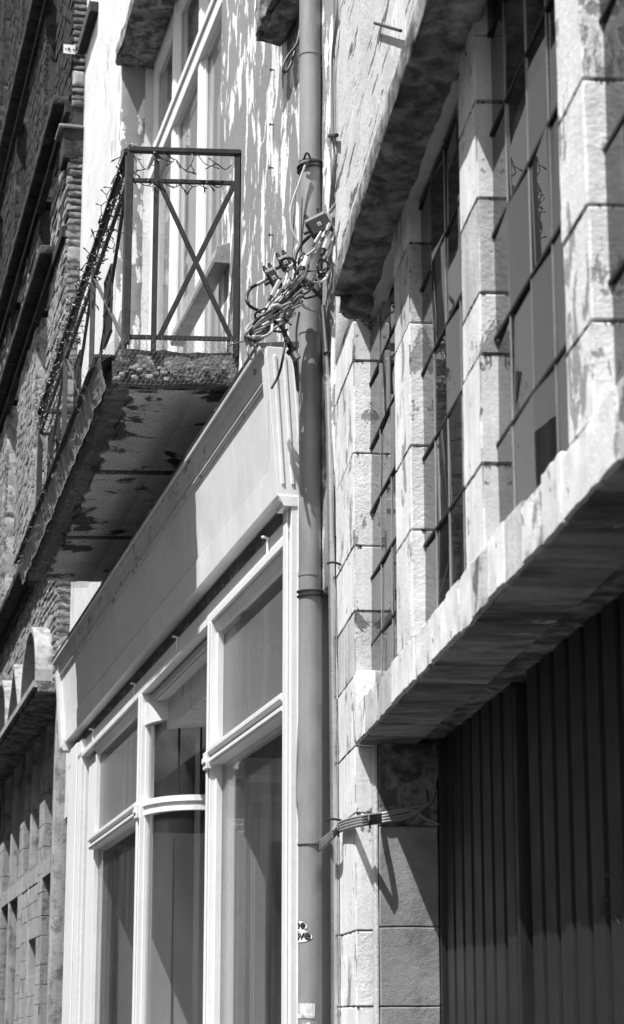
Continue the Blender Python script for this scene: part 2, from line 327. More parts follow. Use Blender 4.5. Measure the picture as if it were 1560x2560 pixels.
# windows
def rwin(a, b, zs, vb, topz, GD=-.042):
    # one window: panes, vertical steel bars, dark saddle bars
    wn = box('window', 'iron_grey', rb, R, a, a + .012, GD - .02, GD + .01, ZS1, topz)
    rows = [ZS1] + [z for z in zs if ZS1 + .05 < z < topz] + [topz]; cols = sorted([a + .012] + vb + [b])
    for z0, z1 in zip(rows, rows[1:]):
        for c0, c1 in zip(cols, cols[1:]):
            tl = random.uniform(-.004, .004); tl2 = random.uniform(-.004, .004)
            p = [R.P(c0, GD + tl, z0), R.P(c1, GD - tl, z0), R.P(c1, GD - tl + tl2, z1), R.P(c0, GD + tl + tl2, z1)]
            bk = [q - R.n * .003 for q in p]
            MB().add(p + bk, [(0, 1, 2, 3), (7, 6, 5, 4), (0, 4, 5, 1), (1, 5, 6, 2), (2, 6, 7, 3), (3, 7, 4, 0)]).build('pane', 'pane_dirty', wn)
    for c in cols[1:-1]: MB().bar(R.P(c, GD + .0015, ZS1), R.P(c, GD + .0015, topz), .004, .005).build('vertical_bar', 'steel', wn)
    for z in rows[1:-1]: MB().bar(R.P(a, GD + .002, z), R.P(b, GD + .002, z), .006, .009).build('saddle_bar', 'iron', wn)
def cols(a, b, n): return [a + (b - a) * i / n for i in range(1, n)]
rwin(OPN[0][0], OPN[0][1], [2.75 + .268 * i for i in range(1, 7)], cols(-2.144, -.93, 4), ZC - .01, -.07)
rwin(OPN[1][0], OPN[1][1], [3.065 + .289 * i for i in range(0, 8)], cols(-3.503, -2.5, 4), 5.1)
rwin(OPN[2][0], OPN[2][1], [3.05 + .291 * i for i in range(0, 8)], [-4.50, -4.26, -3.99], 5.1)
rwin(OPN[3][0], OPN[3][1], [3.05 + .291 * i for i in range(0, 8)], cols(-6.6, -5.02, 5), 5.1)
box('room', 'interior_dark', rb, R, -7.1, -.5, -3.0, -.32, 2.8, 5.1)
box('blind', 'interior', rb, R, -3.3, -.96, -.20, -.195, 2.8, 5.0)
# garage door: corrugated boards
gd = box('garage_door', 'black_void', rb, R, -7.1, -1.0, -.42, -.385, 0, 2.64)
edges = [-1.12 - .197 * i for i in range(29)]
for i, (b, a) in enumerate(zip(edges, edges[1:])):
    if i == 7: continue
    g1 = .016
    MB().vprism(R, [(a + g1, -.385), (a + g1 + .004, -.325), (a + g1 + .012, -.318), (b - g1 - .012, -.318), (b - g1 - .004, -.325), (b - g1, -.385)], .05, 2.63).build('corrugation', 'garage_paint', gd)
MB().vprism(R, [(-1.112, -.345), (-1.112, -.30), (-1.085, -.30), (-1.085, -.345)], .02, 2.63).build('door_post', 'garage_paint', gd, bevel=.003)
MB().vprism(R, [(-2.62, -.345), (-2.62, -.300), (-2.575, -.300), (-2.575, -.345)], .02, 2.6).build('door_post', 'garage_paint', gd, bevel=.003)
MB().box(R, -1.08, -1.0, -.345, -.305, 0, 2.62).build('door_frame', 'iron', gd, bevel=.003)
# pale scribble of old paint on the door
gr = MB()
for pts in ([(1497, 2180), (1512, 2186), (1530, 2178)], [(1499, 2196), (1520, 2190), (1535, 2192)], [(1498, 2240), (1503, 2262), (1500, 2292)], [(1507, 2238), (1509, 2265), (1507, 2288)], [(1500, 2250), (1518, 2252), (1524, 2246)], [(1509, 2285), (1525, 2282), (1538, 2290), (1548, 2310)]):
    gr.tube([R.P(*((lambda h: (h[0], -.316, h[1]))(R.hit(u, v, -.316)))) for u, v in pts], .0012, 5)
gr.build('paint_scribble', 'iron_grey', gd)

# ================================================================ MIDDLE HOUSE (plaster) with shopfront
WD = -.12
hs = thing('plastered_house', 'white plastered house with peeling walls above a white timber shopfront', 'house', S.P(4, 0, 0))
sn, _ = S.hit(548, 500, WD); sf, zt = S.hit(302, 500, WD); WZ0 = 5.08; WZ1 = S.hit(300, 135, 0)[1] + .22
HT = 12
MB().rough(S, -.30, sn, -.5, WD, 3.4, HT, amp=.004, seg=.15, mx=40).build('wall', 'render_peeled', hs, smooth=True)
MB().rough(S, sf, 9.1, -.5, WD, 3.4, HT, amp=.004, seg=.15, mx=40).build('wall', 'render_smooth', hs, smooth=True)
MB().rough(S, sn, sf, -.5, WD - .004, 3.4, WZ0, amp=.002, seg=.3, mx=12).build('wall', 'render_smooth', hs, smooth=True)
MB().rough(S, sn, sf, -.5, WD - .004, WZ1 + .1, HT, amp=.002, seg=.3, mx=12).build('wall', 'render_smooth', hs, smooth=True)
stone('window_lintel', 'stone_sooty', hs, S, sn - .1, sf + .02, -.38, -.05, WZ1, WZ1 + .16, amp=.014, seg=.08, e=.02, chip=3, mx=40)
stone('jamb_strip', 'render_peeled', hs, S, sf - .004, sf + .10, -.3, WD + .012, WZ0, WZ1 + .05, amp=.006, seg=.06, mx=50)
lz = S.hit(480, 735, 0)[1]; MB().prism(S, [(WD, lz), (-.035, lz), (-.03, lz + .03), (-.045, lz + .10), (WD, lz + .13)], 2.05, 3.5).build('wall_ledge', 'stone_grey', hs, bevel=.004)
# upper window
FD = -.37
wf, _ = S.hit(386, 400, FD); wn_ = sn + .02
uw = MB().box(S, wf - .06, sf, FD - .05, FD + .01, WZ0, WZ1).build('window', 'wood_white', hs, bevel=.004)
sT, zT = S.hit(470, 225, FD)
def stile(a, wd, z0, z1, d=.02): MB().box(S, a, a + wd, FD - .04, FD + d, z0, z1).box(S, a + .014, a + wd - .014, FD + d - .001, FD + d + .012, z0 + .002, z1 - .002).build('stile', 'wood_white', uw, bevel=.003)
stL = [S.hit(u, 400, FD)[0] for u in (440, 506)]
for a in stL: stile(a - .06, .12, WZ0, WZ1)
stile(wn_, .10, WZ0, WZ1)
MB().box(S, wn_, wf, FD - .04, FD + .045, zT - .09, zT + .09).box(S, wn_, wf, FD + .045, FD + .06, zT + .03, zT + .09).build('transom', 'wood_white', uw, bevel=.004)
MB().box(S, wn_, wf, FD - .04, FD + .02, WZ1 - .1, WZ1 + .02).build('head', 'wood_white', uw, bevel=.003)
MB().box(S, wn_, wf, FD - .04, FD + .02, WZ0, WZ0 + .5).build('bottom_panel', 'wood_white', uw, bevel=.003)
xs = [wn_ + .1] + [q for a in sorted(stL) for q in (a - .06, a + .06)] + [wf - .06]
for i in range(0, len(xs), 2):
    for z0, z1 in ((WZ0 + .5, zT - .06), (zT + .08, WZ1 - .1)):
        MB().box(S, xs[i], xs[i + 1], FD - .02, FD - .016, z0, z1).build('pane', 'pane_glass', uw)
        MB().box(S, xs[i], xs[i] + .035, FD - .016, FD + .006, z0, z1).box(S, xs[i + 1] - .035, xs[i + 1], FD - .016, FD + .006, z0, z1).box(S, xs[i], xs[i + 1], FD - .016, FD + .005, z0, z0 + .04).box(S, xs[i], xs[i + 1], FD - .016, FD + .005, z1 - .04, z1).build('sash', 'wood_white', uw, bevel=.003)
box('net_curtain', 'interior_light', hs, S, wn_, wf, -.47, -.46, WZ0, WZ1 + .05)
# corbel stub near the top of the downpipe
q0, zq = S.hit(672, 112, .02)
stone('corbel', 'stone_sooty', hs, S, .14, q0 + .25, WD, .045, zq + .12, zq + .8, amp=.02, seg=.05, e=.04, chip=2)

# ---- shopfront
SL = 7.95     # far end
sf_ = MB().box(S, 0.0, SL, -.5, -.15, 3.42, 3.75).build('shopfront', 'wood_white', hs)
# lobby and display interior
Q1, Q2 = 1.88, 4.22
box('floor', 'interior', sf_, S, 0, SL, -2.6, -.1, .3, .36)
box('side_wall', 'interior_light', sf_, S, SL - .1, SL, -2.6, -.1, .3, 3.7)
box('side_wall', 'interior', sf_, S, 0, .05, -2.6, -.12, .3, 3.7)
for a, b in ((.05, 1.35), (4.75, SL - .1)):
    MB().box(S, a, b, -1.05, -1.0, .3, 3.7).build('back_panel', 'interior', sf_)
    MB().box(S, a, b, -1.0, -.11, 3.64, 3.70).build('ceiling', 'interior', sf_)
    n = 3
    for i in range(n):
        c0 = a + (b - a) * i / n + .06; c1 = a + (b - a) * (i + 1) / n - .06
        MB().box(S, c0, c1, -1.0, -.985, 1.0, 2.55).box(S, c0 + .05, c1 - .05, -.985, -.975, 1.06, 2.49).build('panel', 'interior_light', sf_, bevel=.004)
MB().box(S, Q1 - .6, Q2 + .6, -2.6, -.05, 3.60, 3.64).box(S, Q1 - .5, Q2 + .5, -2.6, -.06, 3.585, 3.60).build('ceiling', 'interior_light', sf_)
dr = MB().box(S, 2.70, 2.75, -.98, -.19, .3, 2.9).build('door', 'interior_dim', sf_, bevel=.004)
for z0, z1 in ((.5, 1.25), (1.42, 2.72)):
    for d0, d1 in ((-.92, -.62), (-.54, -.25)):
        MB().box(S, 2.69, 2.70, d0, d1, z0, z1).box(S, 2.682, 2.69, d0 + .03, d1 - .03, z0 + .03, z1 - .03).build('door_panel', 'interior', dr, bevel=.004)
        MB().box(S, 2.676, 2.682, d0 + .07, d1 - .07, z0 + .07, z1 - .07).build('door_panel', 'interior_light', dr, bevel=.003)
MB().box(S, 2.70, 2.78, -.98, -.19, 2.95, 3.58).build('door_head', 'interior_light', sf_, bevel=.004)
MB().box(S, 5.50, 5.53, -.95, -.20, .5, 2.93).build('display_screen', 'interior_screen', sf_)
MB().box(S, 5.492, 5.50, -.452, -.447, .5, 2.9).build('screen_joint', 'interior_dark', sf_)
MB().box(S, 6.44, 6.47, -.50, -.08, .5, 2.93).box(S, 6.425, 6.44, -.16, -.12, .5, 2.9).build('display_screen', 'interior_light', sf_, bevel=.003)
MB().box(S, 6.43, 6.44, -.20, -.175, .5, 2.9).build('screen_slot', 'interior_dark', sf_)
jn = MB().box(S, 1.74, 1.78, -.56, -.17, .4, 2.93).build('joinery_screen', 'interior_screen', sf_, bevel=.003)
for d0, d1, z0, z1, m_ in ((-.285, -.20, .4, 2.62, 'interior_light'), (-.46, -.385, .4, 2.62, 'interior_screen'), (-.56, -.17, 2.80, 2.84, 'interior_light'), (-.56, -.17, 2.70, 2.74, 'interior_screen')):
    MB().box(S, 1.722, 1.74, d0, d1, z0, z1).box(S, 1.712, 1.722, d0 + .012, d1 - .012, z0, z1 - .01).build('joinery_stile', m_, jn, bevel=.003)
MB().box(S, 1.732, 1.739, -.375, -.30, .4, 2.50).build('joinery_panel', 'interior_dark', jn)
box('fanlight', 'interior_dark', sf_, S, 2.2, 3.9, -1.3, -1.28, 2.83, 3.55)
# posts
def post(name, a, b, d0=-.10, d1=0.0, z0=0, z1=3.66, rib=True):
    m = MB().box(S, a, b, d0, d1, z0, z1)
    if rib: w_ = b - a; m.box(S, a + w_ * .25, b - w_ * .25, d1 + .001, d1 + .012, z0, z1).box(S, a - .008, a, d0 + .02, d1 - .03, z0, z1)
    return m.build(name, 'wood_white', sf_, bevel=.004)
post('post', -.02, .13, -.10, .0, z1=3.84)
post('post', Q1 - .03, Q1 + .03, -.09, -.0)
post('post', Q2 - .05, Q2 + .05, -.09, -.0)
post('pilaster', 7.10, SL - .06, -.12, .0, z1=3.80)
MB().box(S, 7.00, 7.12, -.14, -.11, 0, 3.75).build('rebate', 'black_void', sf_)
MB().box(S, 6.55, 6.99, -.13, -.045, 0, 3.62).box(S, 6.50, 6.56, -.12, -.05, 0, 3.6).build('inner_jamb', 'wood_white', sf_, bevel=.005)
# capital blocks on the posts at transom level
for c in (Q1, Q2): MB().box(S, c - .045, c + .045, -.09, .022, 2.88, 2.97).box(S, c - .04, c + .04, -.09, .03, 2.91, 2.94).build('post_collar', 'wood_white', sf_, bevel=.004)
# transoms, heads and glazing of the flat windows
GP = -.065
def flatwin(a, b):
    MB().prism(S, [(-.10, 2.90), (.0, 2.90), (.008, 2.915), (.008, 2.93), (-.004, 2.94), (-.004, 2.95), (.016, 2.962), (.016, 2.985), (-.01, 2.998), (-.10, 2.998)], a, b).build('transom', 'wood_white', sf_, bevel=.002)
    MB().prism(S, [(-.10, 3.68), (-.10, 3.60), (-.04, 3.60), (-.015, 3.64), (-.01, 3.68)], a, b).build('head_rail', 'wood_white_worn', sf_, bevel=.003)
    MB().box(S, a, b, GP - .002, GP + .002, 2.998, 3.60).build('pane', 'pane_rippled', sf_)
    MB().box(S, a, b, GP - .002, GP + .002, .5, 2.90).build('pane', 'pane_glass', sf_)
    for q in (a, b - .03):
        MB().box(S, q, q + .03, GP, -.03, .5, 2.90).box(S, q, q + .03, GP, -.03, 2.998, 3.60).build('glazing_bead', 'wood_white', sf_, bevel=.003)
flatwin(.13, Q1 - .03); flatwin(Q2 + .05, 6.50)
MB().box(S, 0, 6.6, -.10, .0, .0, .5).build('stall_riser', 'wood_white', sf_)
# curved glass returns of the lobby: quarter circle then straight back
def curve_return(q, sg):
    r = .42; cs = q + sg * .0; arc = []
    for i in range(11):
        t = pi / 2 * i / 10; arc.append((q + sg * (-r * sin(t)), -.05 - r + r * cos(t)))
    # concave: starts along the street, turns into the lobby
    arc2 = [(q - sg * (r * sin(pi / 2 * i / 12)), -.05 - r * (1 - cos(pi / 2 * i / 12))) for i in range(13)]
    arc2 += [(q - sg * r, -1.0)]
    def sweep(off, z0, z1):
        m = MB(); n = len(arc2); vs = []
        for i, (a, d) in enumerate(arc2):
            p0 = arc2[max(0, i - 1)]; p1 = arc2[min(n - 1, i + 1)]; t = Vector((p1[0] - p0[0], p1[1] - p0[1])).normalized(); nn = Vector((t.y, -t.x)) * sg
            for o_ in (-off, off):
                for z in (z0, z1): vs.append(S.P(a + nn.x * o_, d + nn.y * o_, z))
        fs = []
        for i in range(n - 1):
            k = i * 4; j = k + 4
            fs += [(k, j, j + 1, k + 1), (k + 2, k + 3, j + 3, j + 2), (k, k + 2, j + 2, j), (k + 1, j + 1, j + 3, k + 3)]
        fs += [(0, 1, 3, 2), (4 * n - 4, 4 * n - 2, 4 * n - 1, 4 * n - 3)]
        return m.add(vs, fs)
    o = sweep(.028, 2.895, 2.93); o.v += []; o2 = sweep(.018, 2.93, 2.955); o.add(o2.v, o2.f); o3 = sweep(.034, 2.955, 2.985); o.add(o3.v, o3.f)
    o.build('curved_transom', 'wood_white', sf_)
    sweep(.03, 3.50, 3.60).build('curved_head', 'wood_white', sf_)
    sweep(.003, .5, 2.895).build('curved_pane', 'pane_curved', sf_)
    sweep(.003, 2.985, 3.50).build('curved_pane', 'pane_curved', sf_)
curve_return(Q2, -1) if False else None
def lobby_return(q, dirn):      # dirn=+1: display lies on the far side (s>q); glass starts at the post and turns in
    r = .40; pts = []
    for i in range(13):
        t = pi / 2 * i / 12; pts.append((q + dirn * r * sin(t), -.06 - r * (1 - cos(t))))
    return pts
# far display: glass starts at post Q2, leads inward bowing towards the display
def sweep_path(arc2, off, z0, z1):
    m = MB(); n = len(arc2); vs = []
    for i, (a, d) in enumerate(arc2):
        p0 = arc2[max(0, i - 1)]; p1 = arc2[min(n - 1, i + 1)]; t = Vector((p1[0] - p0[0], p1[1] - p0[1])).normalized(); nn = Vector((t.y, -t.x))
        for o_ in (-off, off):
            for z in (z0, z1): vs.append(S.P(a + nn.x * o_, d + nn.y * o_, z))
    fs = []
    for i in range(n - 1):
        k = i * 4; j = k + 4
        fs += [(k, j, j + 1, k + 1), (k + 2, k + 3, j + 3, j + 2), (k, k + 2, j + 2, j), (k + 1, j + 1, j + 3, k + 3)]
    fs += [(0, 1, 3, 2), (4 * n - 4, 4 * n - 2, 4 * n - 1, 4 * n - 3)]
    return m.add(vs, fs)
for q, dn in ((Q2, -1), (Q1, 1)):
    # quarter ellipse from the street line, turning perpendicular into the lobby
    path = [(q + dn * .55 * sin(pi / 2 * i / 14), -.05 - .16 * (1 - cos(pi / 2 * i / 14))) for i in range(0, 15)]
    path = [(q + dn * .42 * (1 - cos(pi / 2 * i / 14)) * 0 + dn * .42 * sin(pi / 2 * i / 14) , -.05 - .30 * (1 - cos(pi / 2 * i / 14))) for i in range(15)] + [(q + dn * .40, -.62), (q + dn * .36, -1.0)]
    t1 = sweep_path(path, .026, 2.895, 2.925); a_ = sweep_path(path, .016, 2.925, 2.95); t1.add(a_.v, a_.f); a_ = sweep_path(path, .034, 2.95, 2.985); t1.add(a_.v, a_.f)
    t1.build('curved_transom', 'wood_white', sf_)
    sweep_path(path, .03, 3.46, 3.60).build('curved_head', 'interior_light', sf_)
    sweep_path(path, .003, .5, 2.895).build('curved_pane', 'pane_curved', sf_)
    sweep_path(path, .003, 2.985, 3.46).build('curved_pane', 'pane_rippled' if dn > 0 else 'pane_curved', sf_)
    for i in (9, 13): MB().tube([S.P(path[i][0], path[i][1], 2.985), S.P(path[i][0], path[i][1], 3.46)], .007, 6, 0).build('leading', 'iron', sf_)
# striped blind inside the far curved window
bl = MB()
for i in range(7):
    z = 2.99 + i * .07
    bl.box(S, 4.05, 6.2, -.80, -.79, z, z + .036)
bl.build('striped_blind', 'interior_light', sf_)
box('blind_backing', 'cloth', sf_, S, 4.05, 6.2, -.83, -.82, 2.95, 3.55)
box('display_backing', 'cloth', sf_, S, 4.9, 6.3, -.98, -.965, .5, 2.93)
# architrave above glazing, soffit, fascia, cornice
MB().prism(S, [(-.12, 3.66), (-.0, 3.66), (.0, 3.70), (-.03, 3.715), (-.03, 3.86), (-.12, 3.86)], 0, SL - .05).build('architrave', 'wood_white', sf_, bevel=.003)
MB().box(S, 0, SL - .05, -.05, -.027, 3.80, 3.862).build('architrave_gap', 'lead_dark', sf_)
FB = 3.885; LZ = 4.575
MB().prism(S, [(-.11, FB), (.035, FB), (.045, 4.032), (.045, 4.033), (-.11, 4.033)], .04, SL + .02).build('fascia_board', 'fascia_paint', sf_, bevel=.003)
pans = [.05, 3.9, SL + .02]
for a, b in zip(pans, pans[1:]):
    MB().prism(S, [(-.11, 4.043), (.040, 4.043), (.080, 4.41), (-.11, 4.41)], a + .0015, b - .0015).build('fascia_board', 'fascia_paint', sf_, bevel=.002)
MB().prism(S, [(-.11, 4.41), (.088, 4.41), (.096, 4.42), (.090, 4.435), (.098, 4.445), (.108, 4.50), (.130, 4.535), (.133, 4.55), (-.11, 4.565)], .03, SL + .05).build('cornice', 'fascia_cornice', sf_)
MB().prism(S, [(-.13, 4.552), (.145, 4.552), (.150, 4.566), (-.13, 4.60)], .02, SL + .08).build('lead_flashing', 'lead_dark', sf_)
MB().prism(S, [(.134, 4.535), (.142, 4.537), (.144, 4.551), (.134, 4.551)], .02, SL + .08).build('cornice_nosing', 'wood_white_worn', sf_)
for a, b in ((-.02, .10), (SL - .06, SL + .09)):     # tapering consoles
    m = MB().prism(S, [(-.10, 3.82), (.05, 3.82), (.062, 3.85), (.115, 4.5), (.115, 4.54), (-.10, 4.54)], a, b)
    for i in range(3): m.prism(S, [(.03 - .045 * i, 3.90), (.045 - .045 * i, 3.90), (.085 - .045 * i, 4.5), (.070 - .045 * i, 4.5)], a - .006, a + .001)
    m.build('console', 'wood_white', sf_, bevel=.003)
MB().prism(S, [(-.08, 3.80), (.035, 3.80), (.06, 3.85), (-.08, 3.85)], -.025, .11).build('console_foot', 'fascia_paint', sf_, bevel=.003)
for q in (.55, 3.0, 4.6, 6.6): MB().tube([S.P(q, -.028, 3.79), S.P(q, .0, 3.80), S.P(q, .01, 3.795)], .006, 6).tube([S.P(q, -.018, 3.80), S.P(q, -.018, 3.70)], .006, 6, 0).build('awning_hook', 'wood_white', sf_)

# ================================================================ LEFT BUILDING (brick and stone)
lb = thing('brick_building', 'old brick building with dark stone cornices and stone arched hoods beyond the plastered house', 'building', S.P(12, 0, 0))
LE = 9.1; LF = 24.0
def sp(u, v=1200, d=0): return S.hit(u, v, d)[0]
GZ = 4.50        # ground-floor cornice
zc1 = S.hit(91, 430, .15)[1]; zc2 = S.hit(75, 731, .15)[1]; zc3 = S.hit(28, 1487, .15)[1]; zc0 = S.hit(40, 200, .15)[1]
wins = [(sp(108), sp(80)), (sp(40), sp(14)), (sp(-15), sp(-35))]
HT2 = 16.0
zones = [(GZ + .1, zc3 + .10, False), (zc3 + .10, zc2, True), (zc2 + .08, zc1, True), (zc1 + .1, HT2, True)]
bricks = []
for z0, z1, w_ in zones:
    segs = [(LE, LF)]
    if w_:
        segs = []; a = LE
        for x0, x1 in wins: segs.append((a, x0)); a = x1
        segs.append((a, LF))
    for a, b in segs:
        if b - a < .05: continue
        box('wall_core', 'mortar_light' if z0 < zc2 else 'mortar_dark', lb, S, a, b, -.45, -.008, z0, z1)  # upper cores in dark mortar, part of the painted vignette
        r = 0; z = z0 + .005
        while z + .05 < z1:
            q = a + (.11 if r % 2 else 0) * 1.0
            if r % 2: bricks.append((a, a + .10, z))
            while q < b - .03:
                bricks.append((q, min(q + .205, b), z)); q += .22
            z += .068; r += 1
bricks.sort(key=lambda t: (t[0] - LE) + abs(t[2] - 5.2) * .25)
vis = [t for t in bricks if t[0] > LE - .01][:240]; rest = bricks[240:]
bm_var = []; bm_dark = []
for k in range(6):
    m = MB().rough(ident, -.1025, .1025, -.02, .02, -.029, .029, amp=.005, seg=.08, e=.008, ns=20 + k * 3, mx=2)
    vv = [(p.y - 9, -p.x, p.z) for p in m.v]
    me = bpy.data.meshes.new('brick'); me.from_pydata([S.l * a + S.n * d + Vector((0, 0, z)) for a, d, z in vv], [], m.f); me.update()
    for p in me.polygons: p.use_smooth = True
    me.materials.append(M['brick_light' if k % 3 else 'brick']); bm_var.append(me)
    me2 = me.copy(); me2.materials.clear(); me2.materials.append(M['brick_vignette']); bm_dark.append(me2)  # darkened copy for high bricks, vignette put into the colour
for a, b, z in vis:
    if b - a < .19: rest.append((a, b, z)); continue
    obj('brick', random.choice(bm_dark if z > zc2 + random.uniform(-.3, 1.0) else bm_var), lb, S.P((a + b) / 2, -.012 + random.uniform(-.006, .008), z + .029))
m = MB(); m2 = MB()
for a, b, z in rest:
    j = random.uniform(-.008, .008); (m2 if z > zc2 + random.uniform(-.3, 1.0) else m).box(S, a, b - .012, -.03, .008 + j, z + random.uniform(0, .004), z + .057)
tag(m.build('brickwork', 'brick_light', lb), kind='stuff'); tag(m2.build('brickwork', 'brick_vignette', lb), kind='stuff')
# end face of the brick wall: courses of single bricks
box('end_core', 'mortar_light', lb, S, LE + .006, LE + .2, -.45, -.012, 5.0, HT2)
z = 5.02
while z < 11.6:
    if not (zc1 - .42 < z < zc1 - .06):
        hh = .050 + random.uniform(-.006, .006); big = random.random() < .07
        if big: hh = .15
        sid = random.uniform(-.012, .012)
        MB().rough(S, LE - .012 + random.uniform(-.006, .006), LE + .10, -.135, -.004 + sid * .5, z, z + hh, amp=.007, seg=.035, e=.012, chip=2.2, ns=22, mx=5).build('brick', 'stone_weathered' if big else 'brick', lb, smooth=True)
    z += .0685 if not locals().get('big') else .165
    big = False
stone('end_slab', 'stone_grey', lb, S, LE - .05, LE + .3, -.13, .11, (S.hit(150, 300, .11)[1]) - .03, (S.hit(150, 300, .11)[1]), amp=.003)
stone('end_bracket', 'stone_black', lb, S, LE - .02, LE + .28, -.13, .06, (S.hit(150, 300, .11)[1]) - .33, (S.hit(150, 300, .11)[1]) - .03, amp=.006)
# cornices
for zc, dp, e0 in ((zc0, .17, LE + .3), (zc1 + .05, .16, LE + .1), (zc2, .17, LE + .75), (zc3, .17, LE + .6)):
    q = e0
    while q < LF:
        L_ = random.uniform(.9, 1.4); MB().rough(S, q + .004, min(q + L_, LF) - .004, -.05, dp, zc, zc + .10, amp=.006, seg=.12, e=.015, ns=6).build('cornice_stone', 'stone_black', lb, smooth=True); q += L_
    MB().box(S, LE + .02, LF, -.02, .05, zc - .10, zc).build('cornice_bed', 'stone_black', lb)
# upper windows
for x0, x1 in wins:
    for z0, z1, w_ in zones[1:]:
        wn2 = MB().box(S, x0, x1, -.40, -.36, z0, z1).build('window', 'interior_dark', lb)
        zz = z0 + .02
        while zz < z1 - .1:
            h_ = random.uniform(.28, .42); MB().rough(S, x1 - .0, x1 + .28, -.20, .006, zz, min(zz + h_, z1) - .003, amp=.003, seg=.08, e=.006, chip=2).build('jamb_stone', 'stone_weathered' if z0 < zc2 + .01 else 'stone_black', wn2, smooth=True); zz += h_  # upper jambs darkened in colour too, continuing the painted vignette
        MB().box(S, x1 - .10, x1 - .002, -.36, -.17, z0, z1).build('frame', 'wood_white', wn2, bevel=.005)
        MB().box(S, x0, x1 - .1, -.35, -.28, z0 + (z1 - z0) * .55, z0 + (z1 - z0) * .55 + .08).build('transom', 'wood_white', wn2)
        MB().box(S, x0, x1 - .1, -.33, -.325, z0, z1).build('pane', 'pane_dirty', wn2)
# white band in the brickwork low down
stone('string_course', 'stone_weathered', lb, S, LE + .2, LF, -.02, .012, 5.15, 5.25, amp=.004, seg=.3, mx=30)
# ground floor: stone piers, transom band, dark openings
PD = -.16
def lp(u, v=2100, d=PD): return S.hit(u, v, d)[0]
def blockpier(a, b, z0, z1, dep=.12, nm='pier_stone'):
    zz = z0
    while zz < z1 - .02:
        h_ = random.uniform(.15, .30); t = min(zz + h_, z1)
        MB().rough(S, a, b, PD - dep, PD + random.uniform(-.001, .002), zz + .002, t - .002, amp=.001, seg=.05, e=.003, chip=3, mx=6).build(nm, 'stone_weathered', lb, smooth=.3); zz = t
ZT0, ZT1 = 3.06, 3.22
piers = [(109, 97, 1), (59, 49, 1), (9, -1, 1), (138, 134, 0), (77, 74, 0), (29, 26, 0)]
for u0, u1, kind in piers:
    a, b = lp(u0), lp(u1)
    if kind: blockpier(a, b, 0, GZ)
    else:
        MB().rough(S, a, b, PD - .14, PD, 0, ZT0, amp=.002, seg=.1, e=.006, mx=20).build('mullion', 'stone_weathered', lb, smooth=True)
        MB().rough(S, a, b, PD - .14, PD, ZT1, GZ, amp=.002, seg=.1, e=.006, mx=20).build('mullion', 'stone_weathered', lb, smooth=True)
us = [138, 109, 77, 59, 29, 9]
for a, b in zip([lp(172)] + [lp(u) for u in (97, 49, -1)], [lp(109), lp(59), lp(9), LF]):
    MB().rough(S, a, b, PD - .14, PD + .004, ZT0, ZT1, amp=.001, seg=.2, e=.003, mx=10).build('transom_stone', 'stone_weathered', lb, smooth=.3)
# infill wall with brick-size stones between first and second block piers below the transom
a0, a1 = lp(97), lp(59); zz = 0
while zz < ZT0 - .02:
    h_ = random.uniform(.14, .2); q = a0; t = min(zz + h_, ZT0)
    while q < a1:
        L_ = random.uniform(.35, .6); e1 = min(q + L_, a1)
        if not (2.08 < zz < 2.45 and q < a0 + .75):
            MB().rough(S, q + .0015, e1 - .0015, PD - .12, PD - .004 + random.uniform(-.0015, .0015), zz + .0015, t - .002, amp=.001, seg=.12, e=.003, mx=5).build('wall_stone', 'stone_weathered', lb, smooth=.3)
        q += L_
    zz = t
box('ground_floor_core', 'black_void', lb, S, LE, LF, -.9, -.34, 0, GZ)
# smooth side panels, glazing behind
for u0, u1 in ((172, 140), (97, 77), (49, 29)): pass
for a in (lp(97), lp(49)):
    MB().box(S, a + .02, a + .07, -.34, PD - .02, ZT1, GZ).build('side_frame', 'stone_weathered', lb)
MB().rough(S, LE, LE + .12, -.33, -.03, 0, GZ, amp=.003, seg=.1, e=.008, mx=24).build('end_pilaster', 'stone_weathered', lb, smooth=True)
MB().box(S, LE, LF, PD - .01, .14, GZ, GZ + .035).box(S, LE, LF, -.05, .17, GZ + .035, GZ + .09).build('ground_cornice', 'stone_sooty', lb)
MB().box(S, LE, LF, .171, .178, GZ + .04, GZ + .095).build('cornice_edge', 'stone_weathered', lb)
# alternating round and pointed hoods standing on the cornice
def hood(q0, q1, h, rnd):
    mid = (q0 + q1) / 2; hw = (q1 - q0) / 2; zb = GZ + .09
    if rnd: out = [(mid - hw * cos(pi * i / 16), zb + h * sin(pi * i / 16)) for i in range(17)]
    else: out = [(q0, zb), (mid, zb + h), (q1, zb)]
    t = .045; inn = [(mid + (a - mid) * (1 - t / hw), zb + (z - zb) * (1 - t / h)) for a, z in out]
    n = len(out); vs = []
    for d in (0.0, .155):
        vs += [S.P(a, d, z) for a, z in out] + [S.P(a, d, z) for a, z in inn]
    fs = []
    for i in range(n - 1):
        fs += [(i, i + 1, 2 * n + i + 1, 2 * n + i), (n + i, 3 * n + i, 3 * n + i + 1, n + i + 1), (2 * n + i, 2 * n + i + 1, 3 * n + i + 1, 3 * n + i)]
    hd = MB().add(vs, fs).build('hood', 'stone_weathered', lb)
    MB().add([S.P(a, .012, z) for a, z in inn] + [S.P(a, -.02, z) for a, z in inn], [tuple(range(n)), tuple(range(n, 2 * n))[::-1]]).build('hood_panel', 'interior_dark', hd)
hc = [LE + .0, LE + 1.45, LE + 2.75, LE + 4.3, LE + 5.6, LE + 7.1]
for i in range(5): hood(hc[i] + .08, hc[i + 1] - .08, .60 if i % 2 == 0 else .52, i % 2 == 0)

